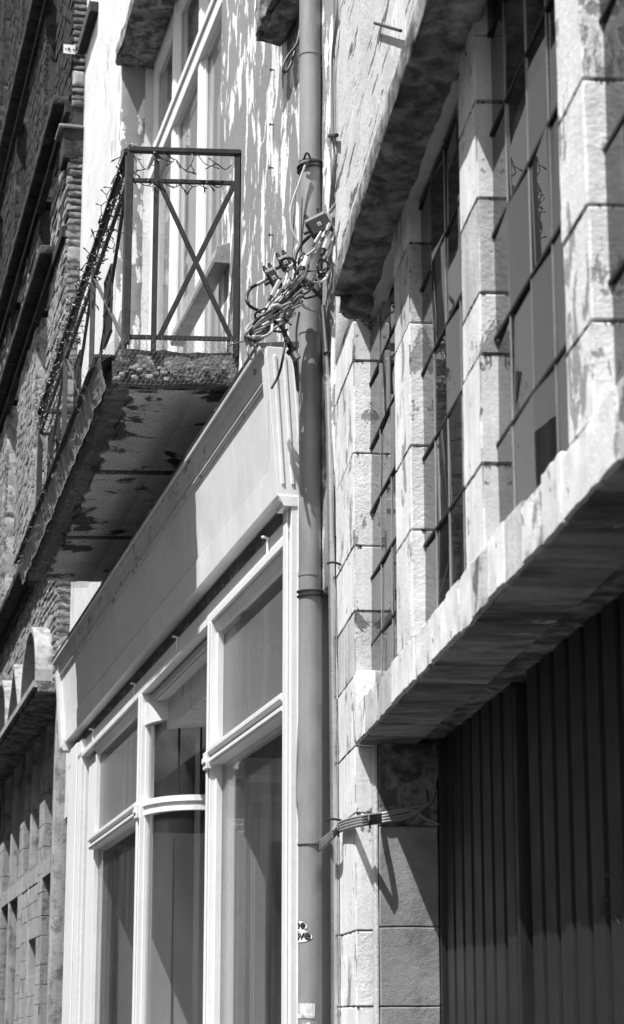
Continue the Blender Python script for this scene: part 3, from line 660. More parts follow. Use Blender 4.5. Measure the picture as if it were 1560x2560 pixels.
# ================================================================ opposite side, seen only in the panes
op = thing('terraced_house', 'dark brick terraced house across the street, mirrored in the panes', 'house', (-8, 20, 0))
OF = Frame(-7.2, .12); 
mm = MB().box(W0, -22, 45, 7.2, 12, 0, 9.0); mm.build('wall', 'brick', op)
for i in range(12):
    for k in range(2):
        MB().box(W0, -18 + i * 5, -16.6 + i * 5, 7.13, 7.21, 1.2 + k * 3.2, 3.2 + k * 3.2).build('window', 'interior_light' if (i + k) % 3 else 'interior_dark', op)

# ================================================================ BALCONY
def bo(s, off=0): return .55 - .013 * (s - 1.87) + off
K = .158
def Bp(t, off, z):           # t along outer edge, off outward from slab edge
    d = bo(t, off); return S.P(t, d, z)
BZ0, BZ1 = 4.93, 5.13; T0, T1 = 1.87, 6.85
def slab(a, b, offo, z0, z1, nm, mt, amp, seg, offi=None, sm=True, rag=0):
    # parallelogram slab built in its own frame
    class F2:
        m = 0
        def P(self, q, d, z):
            x = WD - .02 + (bo(a + (b - a) * q, offo) - WD + .02) * d if offi is None else bo(a + (b - a) * q, offi) + (offo - offi) * d
            s_ = a + (b - a) * q - K * (bo(a) - x) ; return S.P(s_, x, z)
    f2 = F2(); m = MB(); nq = max(2, int((b - a) / seg)); nd = max(1, int(.6 / seg)) if offi is None else 2; nz = max(1, int((z1 - z0) / seg)); idx = {}
    def vid(i, j, k):
        key = (i, j, k)
        if key not in idx:
            fi, fj = i / nq, j / nd
            if rag and j == nd: fj -= rag * (.5 + .9 * noise.noise((i * .37, 4, 1)))
            if rag and i in (0, nq): fi += (1 if i == 0 else -1) * rag * .25 * (.5 + noise.noise((j * .6, 9, i)))
            p = f2.P(fi, fj, z0 + (z1 - z0) * k / nz); ex = (i in (0, nq)) + (j in (0, nd)) + (k in (0, nz))
            v = noise.noise_vector(p * 8) * amp + noise.noise_vector(p * 27) * amp * .6
            if j == 0 and offi is None: v *= 0
            idx[key] = len(m.v); m.v.append(p + v)
        return idx[key]
    for i in range(nq):
        for j in range(nd):
            for k in (0, nz): m.f.append((vid(i, j, k), vid(i + 1, j, k), vid(i + 1, j + 1, k), vid(i, j + 1, k)))
        for k in range(nz):
            for j in (0, nd): m.f.append((vid(i, j, k), vid(i + 1, j, k), vid(i + 1, j, k + 1), vid(i, j, k + 1)))
    for j in range(nd):
        for k in range(nz):
            for i in (0, nq): m.f.append((vid(i, j, k), vid(i, j + 1, k), vid(i, j + 1, k + 1), vid(i, j, k + 1)))
    return m.build(nm, mt, hs, smooth=sm)
slab(T0 + .02, T1 - .02, -.03, BZ0 + .025, BZ1, 'balcony_slab', 'concrete_rough', .016, .05)
slab(T0 + .09, T1 - .07, -.10, BZ0, BZ0 + .02, 'balcony_soffit', 'concrete_soffit', .002, .05, rag=.12)
slab(T0, T1, .0, BZ0 + .03, BZ1 - .07, 'balcony_edge_beam', 'concrete_dark', .014, .05, offi=-.12)
slab(T0 + .0, T1, .10, BZ1 - .045, BZ1 - .032, 'balcony_flashing', 'iron', .001, .2, offi=-.02)
slab(T0 + .3, T0 + 1.9, -.2, BZ1 - .004, BZ1 + .02, 'balcony_screed', 'concrete_rough', .01, .05)
for q in (3.6, 5.3): MB().bar(S.P(q - .1, WD, BZ0 + .006), Bp(q, -.1, BZ0 + .006), .07, .03).build('soffit_beam', 'lead_dark', hs, bevel=.003)
# fallen-away lumps on the near end
for i in range(46):
    q = random.random(); d = WD + .04 + (bo(T0) - .06 - WD) * q; r = random.uniform(.004, .013); z = random.uniform(BZ0 + .02, BZ0 + .1)
    MB().rough(ident, -r, r, -r, r, -r * .7, r * .7, amp=r * .3, seg=r, e=r * .3, ns=40).v
    mb = MB().rough(S, T0 - K * (bo(T0) - d) - .02 - r, T0 - K * (bo(T0) - d) + r, d - r * 1.4, d + r * 1.4, z - r, z + r, amp=r * .35, seg=r * .8, e=r * .4, ns=40, mx=3)
    mb.build('rubble_lump', 'stone_grey' if i % 2 else 'concrete_rough', hs, smooth=True)
# railing
rl = MB().tube([Bp(T0 + .02, -.055, 6.262), Bp(T1 - .05, -.055, 6.262)], .014, 8, 0).build('balcony_railing', 'iron', hs)
RO = -.06
def ep(x, z): # near/far end plane helper: x 0 wall .. 1 outer
    d = WD + (bo(T0, RO) - WD) * x; return S.P(T0 - K * (bo(T0) - d), d, z)
def fp(x, z):
    d = WD + (bo(T1 - .06, RO) - WD) * x; return S.P(T1 - .06 - K * (bo(T1) - d), d, z)
zT_, zM, zB = 6.275, 6.105, 5.20
def ibar(nm, a, b, w_, h_, m='iron'): return MB().bar(a, b, w_, h_).build(nm, m, rl, bevel=.0015)
for f in (ep, fp):
    ibar('top_rail', f(0, zT_ + .01), f(1.0, zT_ + .01), .045, .026); ibar('mid_rail', f(0, zM), f(1, zM), .022, .022); ibar('bottom_rail', f(0, zB), f(1, zB), .022, .022)
    for x, w_ in ((.03, .032), (.985, .034), (.75, .028)): ibar('post', f(x, zB - (.1 if x < .8 else .04)), f(x, zT_), w_, w_)
    ibar('brace', f(.73, zM), f(.07, zB), .026, .024); ibar('brace', f(.05, zM), f(.70, zB), .024, .026)
ps = [T0, 3.40, 4.95, T1 - .06]
ibar('top_rail', Bp(T0, RO, zT_ + .01), Bp(T1 - .04, RO, zT_ + .01), .045, .026)
ibar('mid_rail', Bp(T0, RO, zM), Bp(T1 - .04, RO, zM), .022, .022)
ibar('bottom_rail', Bp(T0, RO, zB), Bp(T1 - .04, RO, zB), .022, .022)
for q in ps: ibar('post', Bp(q + .02, RO, BZ1 - .03), Bp(q + .02, RO, zT_), .030, .030, 'iron_grey')
for a, b in zip(ps, ps[1:]):
    ibar('brace', Bp(a + .04, RO, zB), Bp(b - .02, RO, zM), .02, .012, 'iron_grey'); ibar('brace', Bp(a + .04, RO, zM), Bp(b - .02, RO, zB), .02, .012, 'iron_grey')
    c = (a + b) / 2 + .01
    for x in (-.16, -.05, .05, .16): ibar('lattice_bar', Bp(c + x, RO, (zM + zB) / 2 - .2), Bp(c + x, RO, (zM + zB) / 2 + .2), .014, .02)
    for z in (-.2, 0, .2): ibar('lattice_bar', Bp(c - .16, RO, (zM + zB) / 2 + z), Bp(c + .16, RO, (zM + zB) / 2 + z), .02, .014, 'iron_grey')
# chicken wire over the slab
def hexnet(fn, U, V, cell, r, jit=.0):
    # fn maps (x,y) metres to a point on the surface
    m = MB(); dx = cell * sqrt(3) / 2; h = cell
    ny = int(V / (h * .75)); nx = int(U / (dx)); seen = set()
    def J(x, y):
        return fn(min(max(x + noise.noise((x * 3, y * 3, 1)) * jit, 0), U), min(max(y + noise.noise((x * 3, y * 3, 9)) * jit, 0), V))
    a = h / 2
    for j in range(ny + 1):
        for i in range(nx + 1):
            cx = i * dx + (dx / 2 if j % 2 else 0); cy = j * h * .75
            P_ = [(cx, cy + a), (cx + dx / 2, cy + a / 2), (cx + dx / 2, cy - a / 2), (cx, cy - a)]
            for p, q in zip(P_, P_[1:]):
                if 0 <= p[0] <= U and 0 <= q[0] <= U and 0 <= p[1] <= V and 0 <= q[1] <= V:
                    A, B = J(*p), J(*q)
                    if (B - A).length < 1e-5: continue
                    t = (B - A).normalized(); x = t.orthogonal().normalized(); y = t.cross(x); k = len(m.v)
                    for e in (A, B):
                        for c in range(3): m.v.append(e + (x * cos(2.094 * c) + y * sin(2.094 * c)) * r)
                    for c in range(3): m.f.append((k + c, k + (c + 1) % 3, k + 3 + (c + 1) % 3, k + 3 + c))
    return m
nt_ = thing('wire_netting', 'hexagonal chicken wire stretched under and around the crumbling balcony slab', 'wire netting', Bp(4, 0, BZ0))
WB = bo(T0) - WD
def sof(x, y): # y across from the outer edge, x along
    q = T0 + x; d = bo(q, .0) - y; return S.P(q - K * y, d, BZ0 - .012 - .012 * sin(min(1, y / .6) * pi) + noise.noise((x * 2, y * 3, 0)) * .006)
tag(hexnet(sof, T1 - T0, .46, .030, .0008).build('soffit_netting', 'wire', nt_), kind='stuff')
def side(x, y): # outer face from the soffit up over the nosing
    q = T0 + x; bul = .03 + .008 * noise.noise((x * 4, y * 6, 3)) + .04 * min(1, y / .16)
    return Bp(q, bul + noise.noise((x * 9, y * 9, 4)) * .008, BZ0 - .012 + y)
tag(hexnet(side, T1 - T0, .20, .026, .0013, .02).build('edge_netting', 'wire_bright', nt_), kind='stuff')
def endn(x, y):
    d = bo(T0, .01) - x; b_ = .03 + .015 * noise.noise((x * 5, y * 7, 6))
    return S.P(T0 - K * x - b_, d, BZ0 - .01 + y)
tag(hexnet(endn, WB, .29, .030, .0008, .01).build('end_netting', 'wire', nt_), kind='stuff')
# frayed wire ends
fr_ = MB()
for i in range(60):
    q = T0 + random.random() ** 1.6 * (T1 - T0); p = Bp(q, .07 + random.uniform(0, .03), BZ0 + random.uniform(-.01, .18)); pts = [p]
    for k in range(4): p = p + Vector((random.uniform(-.03, .03), random.uniform(-.03, .03), random.uniform(-.035, .03))); pts.append(p)
    fr_.tube(pts, .0012, 4, 3, False)
for x in (.05, .42, .5):
    fr_.tube([S.P(T0 - K * (bo(T0) - (WD + x)) - .03, WD + x, zB), S.P(T0 - K * (bo(T0) - (WD + x)) - .05, WD + x, BZ1), S.P(T0 - K * (bo(T0) - WD - x) - .04, WD + x, BZ0 + .02)], .0013, 4)
for k in range(5):
    fr_.tube([ep(.96, zB + .03 - k * .01), S.P(T0 - .06 - k * .02, bo(T0, .03), BZ1 - .02 * k), Bp(T0 + .05 * k, .11, BZ1 - .06)], .0013, 4)
tag(fr_.build('loose_wire', 'wire', nt_), kind='stuff')

# fairy lights wound round the rails
def lights(label, base, length, npts, grp='strings of outdoor fairy lights wound on the balcony rails', seed=1):
    rnd = random.Random(seed); pts = []
    for i in range(npts + 1):
        t = i / npts; a = t * length * 26 + rnd.uniform(-.5, .5); rr = .035 + rnd.uniform(-.01, .018)
        pts.append(base(t, rr * cos(a), rr * sin(a)))
    m = MB().tube(pts, .0026, 5, 3)
    o = m.build('fairy_light_string', 'cable_black'); tag(o, label, 'fairy lights', grp)
    me = BULB
    for i in range(1, npts, 1):
        p = pts[i]; d = Vector((rnd.uniform(-1, 1), rnd.uniform(-1, 1), rnd.uniform(-1, .9))).normalized()
        b = bpy.data.objects.new('bulb', me); C.objects.link(b); b.parent = o; b.location = p - WL[o.name]
        b.rotation_euler = d.to_track_quat('Z', 'Y').to_euler(); s_ = rnd.uniform(.9, 1.5); b.scale = (s_, s_, s_)
mb = MB().tube([(0, 0, 0), (0.003, 0, .015), (0, .004, .034)], .0024, 5, 2); mb.tube([(0, .004, .032), (0, .004, .046)], .0036, 6, 0)
BULB = bpy.data.meshes.new('bulb'); BULB.from_pydata([v.copy() for v in mb.v], [], mb.f); BULB.materials.append(M['cable_black'])
mb2 = MB().tube([(0, .004, .046), (0, .004, .052)], .0028, 5, 0); k = len(BULB.vertices)
allv = [v.copy() for v in mb.v] + mb2.v; BULB.clear_geometry(); BULB.from_pydata(allv, [], mb.f + [tuple(i + k for i in f) for f in mb2.f])
BULB.materials.append(M['plastic_white'])
for i, p in enumerate(BULB.polygons): p.material_index = 1 if i >= len(mb.f) else 0
def along(f0, f1):
    ax = (f1 - f0).normalized(); u_ = ax.cross(Vector((0, 0, 1))).normalized(); v_ = u_.cross(ax)
    return lambda t, x, y: f0.lerp(f1, t) + u_ * x + v_ * y
TE = T1 - .1
lights('dark fairy lights wound round the top rail along the balcony front', along(Bp(T0, RO, zT_), Bp(TE, RO, zT_)), 5, 150, seed=2)
lights('dark fairy lights wound round the lower rail along the balcony front', along(Bp(T0, RO, zM), Bp(TE, RO, zM)), 5, 130, seed=3)
lights('dark fairy lights sagging from the short near top rail of the balcony', lambda t, x, y: ep(1 - t * .9, zT_ - .02 - .05 * abs(sin(t * 9))) + Vector((x * .3, x, y * .6)), 1.2, 20, seed=4)
lights('dark fairy lights on the short near middle rail of the balcony', lambda t, x, y: ep(1 - t * .85, zM - .01) + Vector((x * .3, x, y * .5)), 1.0, 15, seed=5)

# ================================================================ downpipe
PX, PY, PR = -.008, 8.93, .0515
dp = thing('downpipe', 'tall grey zinc rainwater downpipe between the shopfront and the stone building', 'drainpipe', (PX, PY, 0))
def ptop(v): return at(777, v, PY).z
joints = [0, 1.2, ptop(2112), ptop(1440), ptop(835), ptop(405), ptop(140), 8.0]
for i, (a, b) in enumerate(zip(joints, joints[1:])):
    MB().tube([(PX, PY, a), (PX, PY, b + .03)], PR - (.0008 * (i % 2)), 40, 0).build('pipe_section', 'zinc_pipe', dp, smooth=True)
for z in joints[1:-1]:
    MB().tube([(PX, PY, z - .004), (PX, PY, z + .008)], PR + .0022, 40, 0).build('pipe_joint', 'zinc_pipe', dp, smooth=True)
def ring(z, r, th, m, tilt=0, nm='pipe_clamp', span=2 * pi):
    MB().tube([(PX + r * cos(t), PY + r * sin(t), z + tilt * cos(t)) for t in [span * i / 28 for i in range(29)]], th, 6, 0).build(nm, m, dp)
ring(ptop(1480), PR + .004, .005, 'iron_grey'); ring(ptop(1492), PR + .004, .004, 'iron')
ring(ptop(2112), PR + .001, .003, 'lead_dark')
zcl = ptop(415); ring(zcl, PR + .006, .006, 'cable_black', .012); ring(zcl - .02, PR + .006, .005, 'cable_black', .01)
MB().tube([(PX - .03, PY - PR, zcl + .01), (PX - .015, PY - PR - .02, zcl + .035), (PX, PY - PR - .015, zcl + .005), (PX - .02, PY - PR - .02, zcl - .02), (PX - .03, PY - PR - .01, zcl - .035)], .005, 6).build('clamp_knot', 'cable_black', dp)
MB().tube([(PX + PR, PY, zcl - .005), (PX + .14, PY + .1, zcl - .02)], .007, 6, 0).build('wall_pin', 'iron_grey', dp)
# sticker and paper remnants bent on the pipe
def onpipe(x, z, off):     # x metres of arc to the right of the pipe centre line
    a = x / PR; return Vector((PX + (PR + off) * sin(a), PY - (PR + off) * cos(a), z))
def word(txt, x0, z0, size, off, m, name, parent):
    cu = bpy.data.curves.new('lettering', 'FONT'); cu.body = txt; cu.size = size; cu.offset = .0013; cu.resolution_u = 3
    to = bpy.data.objects.new('lettering', cu); C.objects.link(to); dg = bpy.context.evaluated_depsgraph_get(); me = bpy.data.meshes.new_from_object(to.evaluated_get(dg)); bpy.data.objects.remove(to)
    bm = bmesh.new(); bm.from_mesh(me); bmesh.ops.triangulate(bm, faces=bm.faces)
    bm.to_mesh(me); bm.free(); me.update()
    for v in me.vertices: p = onpipe(x0 + v.co.x, z0 + v.co.y, off); v.co = p - WL[parent.name]
    me.materials.clear(); me.materials.append(M[m]); return obj(name, me, parent)
def blob(cx, cz, rx, rz, off, m, nm, parent, n=26, wob=.12):
    vs = [onpipe(cx, cz, off)]; fs = []
    for i in range(n):
        t = 2 * pi * i / n; k = 1 + wob * sin(3 * t + cx * 99) ; vs.append(onpipe(cx + rx * k * cos(t), cz + rz * k * sin(t), off))
    fs = [(0, i + 1, (i + 1) % n + 1) for i in range(n)]
    return MB().add(vs, fs).build(nm, m, parent)
stz = ptop(2330)
st = blob(-.052, stz + .024, .042, .024, .0006, 'ink', 'sticker', hs if False else dp, wob=.03)
word_parent = dp
blob(-.052, stz + .024, .040, .022, .0009, 'sticker', 'sticker_face', st, wob=.03)
blob(-.040, stz - .018, .050, .028, .0006, 'ink', 'sticker', dp, wob=.03); blob(-.040, stz - .018, .048, .026, .0010, 'sticker', 'sticker', dp, wob=.03)
word('be', -.072, stz + .012, .052, .0014, 'ink', 'lettering', dp); word('love', -.098, stz - .034, .060, .0014, 'ink', 'lettering', dp)
def patch(x0, x1, z0, z1, m, nm):
    n = 8; vs = []
    for j in range(5):
        for i in range(n + 1):
            x = x0 + (x1 - x0) * i / n; z = z0 + (z1 - z0) * j / 4
            vs.append(onpipe(x + noise.noise((x * 90, z * 60, 2)) * .003, z + noise.noise((x * 120, z * 60, 7)) * .004, .0012))
    MB().add(vs, [(j * (n + 1) + i, j * (n + 1) + i + 1, (j + 1) * (n + 1) + i + 1, (j + 1) * (n + 1) + i) for j in range(4) for i in range(n)]).build(nm, m, dp)
patch(-.075, .02, ptop(2546), ptop(2508), 'paper', 'paper_scrap'); patch(-.03, .0, ptop(2575), ptop(2556), 'paper', 'paper_scrap')

# ---- conduits
def PW(u, v, d): q, z = R.hit(u, v, d); return R.P(q, d, z)
def cable(name, label, cat, pts, r, m, group=None, n=8, sm=5):
    o = MB().tube(pts, r, n, sm).build(name, m, smooth=True); tag(o, label, cat, group); return o
cdt = cable('conduit', 'slim steel conduit rising beside the zinc downpipe from ground to cornice end', 'pipe', [at(805, 765, 8.80), at(818, 930, 8.78), PW(826, 1200, .022), PW(832, 1700, .022), PW(836, 2200, .022), PW(838, 2700, .022)], .0155, 'steel')
for v in (886, 1410, 2050):
    p = at(822, v, 8.78) if v < 1000 else PW(831, v, .04); MB().tube([p + Vector((-.022, -.01, 0)), p + Vector((.0, -.024, .002)), p + Vector((.03, .0, .0)), p + Vector((.05, .05, 0))], .005, 6).build('clip', 'iron', cdt)
ct = cable('thin_cable', 'thin twin grey cable clipped up the wall right of the downpipe', 'cable', [PW(842, -30, .015), PW(841, 60, .015), PW(832, 150, .015), PW(831, 340, .015), PW(833, 420, .015), at(827, 520, 8.76)], .008, 'cable_grey')
MB().tube([PW(836, -30, .01), PW(835, 100, .01), PW(838, 330, .01), PW(840, 400, .01), at(832, 520, 8.78)], .005, 6).build('second_strand', 'cable_grey', ct)
MB().tube([PW(824, 340, .02), PW(842, 338, .02)], .010, 6, 0).build('clip', 'cable_black', ct)
cable('loose_cable', 'dark cable looping out of the cornice top at the upper edge', 'cable', [R.P(*x) for x in ((-3.30, .02, 5.15), (-3.35, .10, 5.12), (-3.45, .13, 5.0), (-3.55, .10, 4.9))], .006, 'cable_black')
cable('rebar_spike', 'short dark iron spike sticking out of the wall above the cornice', 'spike', [R.P(*( (lambda h: (h[0], .02, h[1]))(R.hit(937, 58, .02)))), R.P(*((lambda h: (h[0], .02, h[1]))(R.hit(1002, 77, .02))))], .006, 'iron', sm=0)
# bundle crossing from the downpipe to the garage door
def RJ(u, v, off=-.012):
    r = ray(u, v); o = R.P(-1.07 + off, 0, 0) - Vector((0, 0, 0)); t = o.dot(R.l) / r.dot(R.l); p = r * t; p.z += EYE; return p
def P8(u, v, d): q, z = R.hit(u, v, d); return R.P(q, d, z)
grpb = 'grey cables bundled across the pier to the garage door'
ends = [[(1078, 1990, -.26), (1096, 1900, -.28), (1096, 1876, -.28)], [(1080, 2000, -.26), (1088, 1950, -.27), (1100, 1932, -.29)], [(1060, 2045, -.24), (1080, 2052, -.27), (1096, 2062, -.30)], [(1072, 2010, -.25), (1084, 1985, -.28), (1092, 1975, -.30)]]
bl_lab = ['grey cable in the pier bundle with the highest bend into the garage door', 'grey cable in the pier bundle bending into the door below the highest one', 'grey cable in the pier bundle running on under the door bend to the right', 'grey cable at the back of the pier bundle, ending beside the door frame']
for i, e in enumerate(ends):
    o = i * 7
    pts = [at(800, 2125 - o, 8.90), PW(828, 2098 - o * .8, .05), P8(850, 2078 - o, .016), P8(895, 2064 - o, .014), RJ(948, 2056 - o), RJ(965, 2054 - o), RJ(1030, 2040 - o)] + [RJ(x[0], x[1]) for x in e]
    cb = cable('bundled_cable', bl_lab[i], 'cable', pts, .0068, 'cable_grey', grpb)
for u, v in ((923, 2057), (1068, 1992), (845, 2080)):
    p = P8(u, v, .03) if u < 1000 else RJ(u, v, -.02); MB().tube([p + Vector((-.002, -.02, .025)), p + Vector((0, -.03, 0)), p + Vector((.003, -.015, -.02))], .004, 5).build('cable_tie', 'cable_black', cb)

# ---- the tangle of aerial cables and splitter boxes
def T(x, y, dy=8.74): return at(580 + .203 * x, 480 + .203 * y, dy)
G2 = 'loose cables of the tangle on the downpipe'
def tc(label, pts, r, m, y=8.74, name='tangled_cable', wob=0.03):
    pp = []
    for i, p in enumerate(pts):
        yy = p[2] if len(p) > 2 else y + wob * sin(i * 1.9 + len(label))
        pp.append(T(p[0], p[1], yy))
    return cable(name, label, 'cable', pp, r * .86, m, G2, 7, 6)
tc('thick black cable hanging from the upper splitter box down past the pipe to the conduit', [(960, 540), (860, 640), (790, 760), (770, 900), (830, 1030), (980, 1180), (1100, 1310, 8.8)], .010, 'cable_black')
tc('black loop bulging far left out of the tangle with a white ring on it', [(320, 1130), (220, 1200), (178, 1310), (225, 1405), (330, 1465), (470, 1560), (600, 1660), (680, 1790), (745, 1920), (800, 2040, 8.85)], .009, 'cable_black')
tc('pale cable running from the upper splitter box into the middle of the tangle', [(1185, 400), (1130, 520), (1060, 670), (940, 770), (800, 860), (690, 930)], .008, 'cable_light', 8.70)
tc('grey cable dropping straight through the middle of the tangle', [(870, 1040), (790, 1100), (705, 1190), (680, 1350), (655, 1500), (640, 1700), (690, 1850)], .008, 'cable_grey')
tc('dark cable swinging in a wide bow across the pipe under the tangle', [(960, 790), (830, 920), (770, 1060), (790, 1250), (880, 1400), (1000, 1460), (1110, 1480, 8.82)], .0075, 'cable_grey', 8.70)
tc('pale cable in a hanging loop below the upper splitter box', [(870, 1030), (960, 1100), (1060, 1115), (1150, 1070), (1200, 970)], .007, 'cable_light', 8.68)
tc('pale cable with a hook shaped bend above the cornice of the shop', [(220, 1810), (400, 1775), (485, 1720), (492, 1600), (480, 1480), (520, 1400), (590, 1400), (625, 1470), (580, 1590)], .0075, 'cable_light', 8.66)
tc('small hanging loop of grey cable below the left end of the tangle', [(225, 1850), (190, 1960), (235, 2055), (285, 2030), (290, 1930), (240, 1850)], .006, 'cable_grey', 8.66)
tc('thin black wire running from the tangle left to the balcony slab', [(-60, 1890), (60, 1862), (180, 1820)], .004, 'cable_black', 8.9, wob=0)
tc('thin pale cable hanging in a bow left of the pipe above the tangle', [(900, -330), (820, -100), (735, 150), (720, 330), (745, 480), (830, 650)], .006, 'cable_light', 8.85, wob=0)
tc('thin straight grey cable left of the pipe above the tangle', [(790, -120), (765, 200), (750, 600), (735, 850)], .005, 'cable_grey', 8.87, wob=0)
tc('grey cable leaving the tangle and running down between console and pipe', [(830, 1480), (795, 1700), (800, 1950), (815, 2200), (818, 2464)], .006, 'cable_grey', 8.84, wob=0)
tc('short cable hanging free in front of the console with a frayed end', [(660, 1800), (625, 2050), (575, 2250), (485, 2420)], .007, 'cable_black', 8.70)
tc('pale cable behind the lower splitter box', [(690, 960), (650, 1130), (545, 1290), (450, 1390), (360, 1520)], .007, 'cable_light', 8.69)
tc('grey cable from the lower edge of the upper splitter box along the pipe', [(1250, 500), (1225, 640), (1190, 770), (1120, 860)], .0075, 'cable_light', 8.70)
tc('dark hooked cable curling over the top of the upper splitter box', [(1200, 260), (1290, 140), (1350, 130), (1345, 280), (1320, 390), (1350, 470)], .010, 'cable_grey', 8.70)
tc('black cable wound over the lower splitter box', [(590, 930), (620, 840), (690, 810), (760, 850), (780, 950)], .008, 'cable_black', 8.68)
tc('dark thin cable crossing the tangle towards the cornice end', [(880, 990), (1020, 965), (1150, 950)], .004, 'cable_black', 8.66)
tc('grey cable looping through the right side of the tangle', [(1190, 900), (1150, 1000), (1060, 1000), (1000, 1150), (940, 1230), (820, 1300), (700, 1400)], .0065, 'cable_grey')
rnd = random.Random(11)
for i in range(13):
    o = i * 17; j = lambda a=18: rnd.uniform(-a, a)
    tc('grey cable in the dense sheaf of cables lying along the shop cornice', [(860 + j(), 1090 + o * 1.4 + j()), (720 + j(), 1230 + o * 1.1), (560 + j(), 1370 + o * .9 + j()), (400 + j(), 1480 + o * .9), (270 + j(), 1600 + o * .7 + j()), (180 + o * .25, 1690 + o * .7), (165 + o * .5, 1790 + j()), (230 + o * .6, 1830 - o * .3), (300 + o * .8, 1760 - o * .5)], rnd.choice([.005, .006, .0065]), rnd.choice(['cable_grey', 'cable_grey', 'cable_light', 'cable_black', 'iron_grey']), 8.72 + rnd.uniform(-.05, .07))
for i in range(7):
    j = lambda a=25: rnd.uniform(-a, a)
    tc('pale cable of the thinner sheaf between the two splitter boxes', [(1130 + j(), 560 + j()), (1020 + j(), 720 + j()), (930 + j(), 860 + j()), (880 + j(40), 1000 + j()), (760 + j(40), 1150 + j()), (600 + j(40), 1330 + j()), (440 + j(), 1480 + j())], rnd.choice([.005, .0065]), rnd.choice(['cable_grey', 'cable_light']), 8.70 + rnd.uniform(-.04, .06))
lp_ = ['wide dark loop of cable hanging out at the left of the tangle', 'dark loop of cable low in the tangle over the cornice', 'grey loop of cable across the middle of the tangle', 'dark loop of cable in front of the pipe', 'small dark loop of cable right of the pipe', 'grey loop of cable at the top of the lower cable group', 'dark coil of cable resting on the end of the shop cornice', 'dark narrow loop of cable between the two splitter boxes']
for i, (cx, cy, rx, ry, t0, t1, m_) in enumerate([(420, 1560, 150, 110, .3, 5.6, 'cable_black'), (330, 1700, 120, 80, 0, 6.0, 'iron_grey'), (690, 1330, 130, 150, 1, 6.5, 'cable_grey'), (960, 1150, 120, 170, -1, 4.6, 'cable_black'), (1120, 930, 70, 100, 1, 6.6, 'cable_black'), (760, 1020, 110, 80, 0, 5.5, 'cable_grey'), (560, 1640, 150, 90, .5, 6.2, 'cable_black'), (880, 900, 60, 130, 0, 5.8, 'iron_grey')]):
    tc(lp_[i], [(cx + rx * cos(t0 + (t1 - t0) * k / 9) * (1 + .12 * sin(k * 2.3 + i)), cy + ry * sin(t0 + (t1 - t0) * k / 9) * (1 + .15 * cos(k * 1.7 + i))) for k in range(10)], .006, m_, 8.70)
for i in range(9):
    j = lambda a=30: rnd.uniform(-a, a)
    tc('grey cable of the hanging loops at the left end of the tangle', [(700 + j(), 1380 + j()), (520 + j(), 1480 + j()), (330 + j(), 1560 + j()), (190 + j(20), 1680 + j()), (160 + j(15), 1800 + j()), (210 + j(), 1880 + j()), (320 + j(), 1800 + j()), (480 + j(), 1690 + j()), (640 + j(), 1600 + j()), (760 + j(), 1480 + j())], rnd.choice([.004, .005, .006]), rnd.choice(['cable_grey', 'iron_grey', 'cable_black', 'cable_light']), 8.73 + rnd.uniform(-.05, .07))
for i in range(5):
    j = lambda a=30: rnd.uniform(-a, a)
    tc('thin dark cable strung loosely across the pipe within the tangle', [(640 + j(), 1250 + j()), (800 + j(), 1120 + j()), (930 + j(), 1180 + j(60)), (1050 + j(), 1060 + j(60)), (1150 + j(), 960 + j())], .0045, rnd.choice(['cable_black', 'iron_grey', 'cable_grey']), 8.72 + rnd.uniform(-.04, .05))
for i in range(6):
    j = lambda a=14: rnd.uniform(-a, a)
    tc('dark cable of the tail running from the tangle down behind the console', [(600 + j(), 1600 + j()), (660 + j(), 1760 + i * 8), (710 + j(), 1900), (760 + j(), 2030 + j()), (790 + j(8), 2200), (812 + j(6), 2440)], .0075, rnd.choice(['cable_black', 'iron_grey']), 8.80 + rnd.uniform(-.02, .03), )
cp = thing('cable_connector', 'brass-coloured pipe connector at the tail of the tangle beside the downpipe', 'connector', T(770, 2000, 8.76))
cp['label'] = 'bright threaded cable gland at the tail of the tangle beside the downpipe'
MB().tube([T(740, 1960, 8.76), T(800, 2060, 8.76)], .020, 10, 0).build('gland', 'steel', cp, smooth=True); MB().tube([T(720, 1940, 8.75), T(745, 1975, 8.75)], .024, 8, 0).build('nut', 'iron', cp)
# metal connectors
def conn(label, a, b, r, y=8.68, m='steel'):
    e = thing('cable_connector', label, 'connector', T(*a, y)); p, q = T(*a, y), T(*b, y)
    MB().tube([p, p.lerp(q, .75)], r, 12, 0).build('sleeve', m, e, smooth=True); MB().tube([p.lerp(q, .75), q], r * .7, 10, 0).build('nut', 'cable_black' if m == 'steel' else 'iron', e, smooth=True)
    MB().tube([p.lerp(q, -.12), p], r * .6, 8, 0).build('ferrule', 'iron', e)
conn('long bright cylinder connector below the lower splitter box', (585, 1090), (455, 1340), .011, 8.66)
conn('fat bright cylinder connector below the upper splitter box', (1215, 500), (1110, 770), .016, 8.66)
conn('slim bright connector screwed into the face of the upper splitter box', (1205, 385), (1150, 510), .008, 8.64)
conn('small knurled connector right of the lower splitter box', (710, 1080), (615, 1240), .008, 8.67)
conn('slim connector hanging furthest right under the upper splitter box', (1250, 480), (1225, 560), .007, 8.67)
conn('grey sleeve lying on the black loop left of the lower box', (310, 1140), (440, 1070), .009, 8.66, 'cable_grey')
conn('white-tipped sleeve in the centre of the tangle', (925, 800), (870, 960), .012, 8.65, 'plastic_white')
conn('slim pale connector left of the fat one under the upper box', (1100, 490), (990, 670), .007, 8.66)
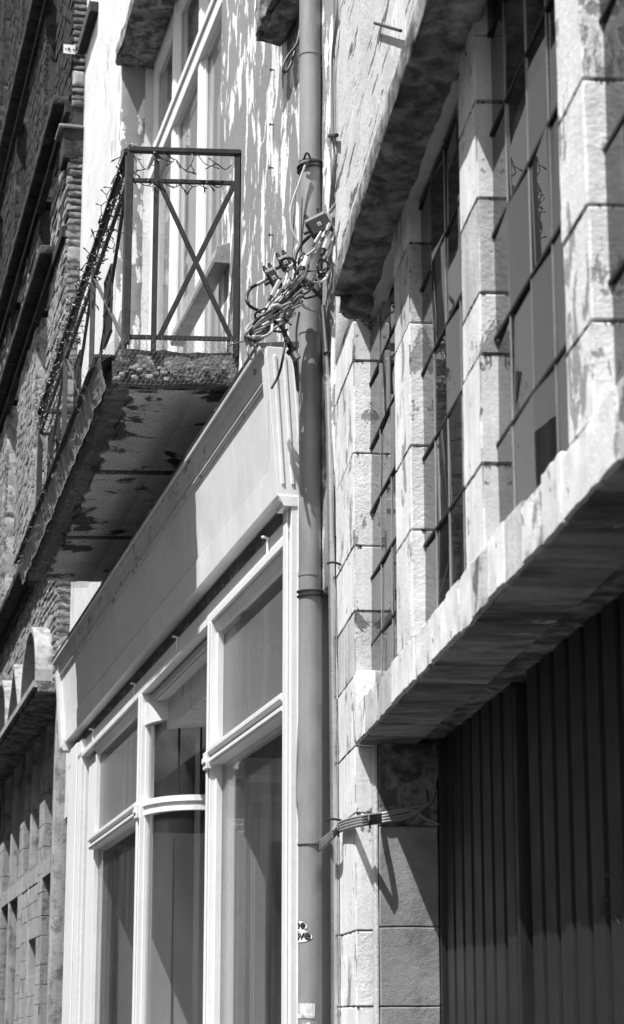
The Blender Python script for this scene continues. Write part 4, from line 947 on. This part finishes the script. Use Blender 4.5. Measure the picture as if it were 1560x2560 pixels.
# splitter boxes
def splitter(label, cx, cy, w_, h_, ang, y, pl=True):
    o = T(cx, cy, y); e = thing('splitter_box', label, 'splitter box', o)
    rot = Matrix.Rotation(radians(ang), 3, 'Y')
    def q(x, yy, z): return o + rot @ Vector((x, yy, z))
    def bx(nm, m, x0, x1, y0, y1, z0, z1, bv=.004, par=None):
        vs = [q(x, yy, z) for x in (x0, x1) for yy in (y0, y1) for z in (z0, z1)]
        return MB().add(vs, [(0, 1, 3, 2), (4, 6, 7, 5), (0, 4, 5, 1), (2, 3, 7, 6), (0, 2, 6, 4), (1, 5, 7, 3)]).build(nm, m, par or e, bevel=bv)
    bx('body', 'cable_black', -w_ / 2, w_ / 2, -.02, .02, -h_ / 2, h_ / 2, .009)
    bx('lid', 'iron', -w_ / 2 + .006, w_ / 2 - .006, -.026, -.02, -h_ / 2 + .006, h_ / 2 - .006, .004)
    lg = bx('emblem_plate', 'plastic_white', -.008, .008, -.0275, -.026, -.008, .009, 0)
    for z0, z1, x0, x1 in ((-.005, -.002, -.006, .006), (.003, .006, -.006, .006), (-.005, .006, -.006, -.003), (-.005, .006, .003, .006)): bx('emblem', 'ink', x0, x1, -.0285, -.0275, z0, z1, 0)
    for x in (-w_ * .3, w_ * .3):
        MB().tube([q(x, 0, h_ / 2), q(x, 0, h_ / 2 + .022)], .010, 8, 0).build('bolt', 'iron_grey', e, smooth=True); MB().tube([q(x, 0, h_ / 2 + .022), q(x, 0, h_ / 2 + .034)], .007, 8, 0).build('bolt_tip', 'iron', e, smooth=True)
    MB().tube([q(-w_ / 2, 0, 0), q(-w_ / 2 - .025, 0, 0)], .009, 8, 0).build('socket', 'iron_grey', e, smooth=True)
    bx('bracket', 'steel', -w_ * .45, w_ * .45, -.012, .0, h_ / 2, h_ / 2 + .008, 0)
splitter('upper black splitter box with small white emblem, on the pipe', 1075, 420, .105, .085, -28, 8.74)
splitter('lower black splitter box with small emblem, left of the pipe', 520, 1080, .045, .09, -28, 8.74)
splitter('black splitter box hidden partly behind the upper one by the cornice', 1270, 470, .05, .075, -20, 8.80)
splitter('small black splitter box in the middle top of the lower group', 660, 890, .05, .06, -24, 8.76)
# dark wire hook under corbel
cable('corbel_cable', 'dark cable hanging in a loop under the plaster corbel at the top', 'cable', [at(752, 60, 8.95), at(742, 110, 8.92), at(720, 140, 8.92), at(708, 165, 8.9), at(712, 180, 8.9), at(725, 165, 8.92), at(738, 125, 8.95)], .007, 'cable_black')
# bracket plate on the brick end face
bk = thing('perforated_bracket', 'pale perforated metal plate fixed on the brick edge at top left', 'bracket', S.P(LE - .03, .0, 10.2))
zb_ = 10.52
MB().vprism(S, [(LE - .035, .09), (LE - .035, -.02), (LE - .031, -.02), (LE - .031, .09)], zb_ - .045, zb_ + .045).build('plate', 'plastic_white', bk)
for d, r in ((.04, .013), (-.005, .008), (.07, .006)): MB().tube([S.P(LE - .036, d, zb_), S.P(LE - .040, d, zb_)], r, 14, 0).build('hole', 'ink', bk)
sb = thing('hanging_box', 'long narrow black metal box hanging on the plaster edge beside the pale plate', 'metal box', S.P(8.6, -.08, zb_))
MB().box(S, LE - .9, LE - .05, -.116, -.045, zb_ - .05, zb_ + .05).build('body', 'iron', sb, bevel=.004); MB().box(S, LE - .9, LE - .05, -.045, -.035, zb_ - .055, zb_ + .055).build('flange', 'iron_grey', sb, bevel=.002)
# nails and fixings on the peeling wall
for u, v in ((685, 312), (684, 420), (683, 588), (686, 175)):
    q, z = S.hit(u, v, WD); p = S.P(q, WD, z); o = MB().tube([p, p + S.n * .02], .004, 6, 0).tube([p + S.n * .018, p + S.n * .024], .008, 8, 0).build('nail', 'iron_grey', hs)
cable('pipe_lead', 'thin cable hooked on the shop post beside the pipe low down', 'cable', [at(748, 1790, 8.93), at(743, 1900, 8.93), at(742, 2000, 8.93), at(745, 2025, 8.93), at(748, 2060, 8.93)], .004, 'cable_grey')
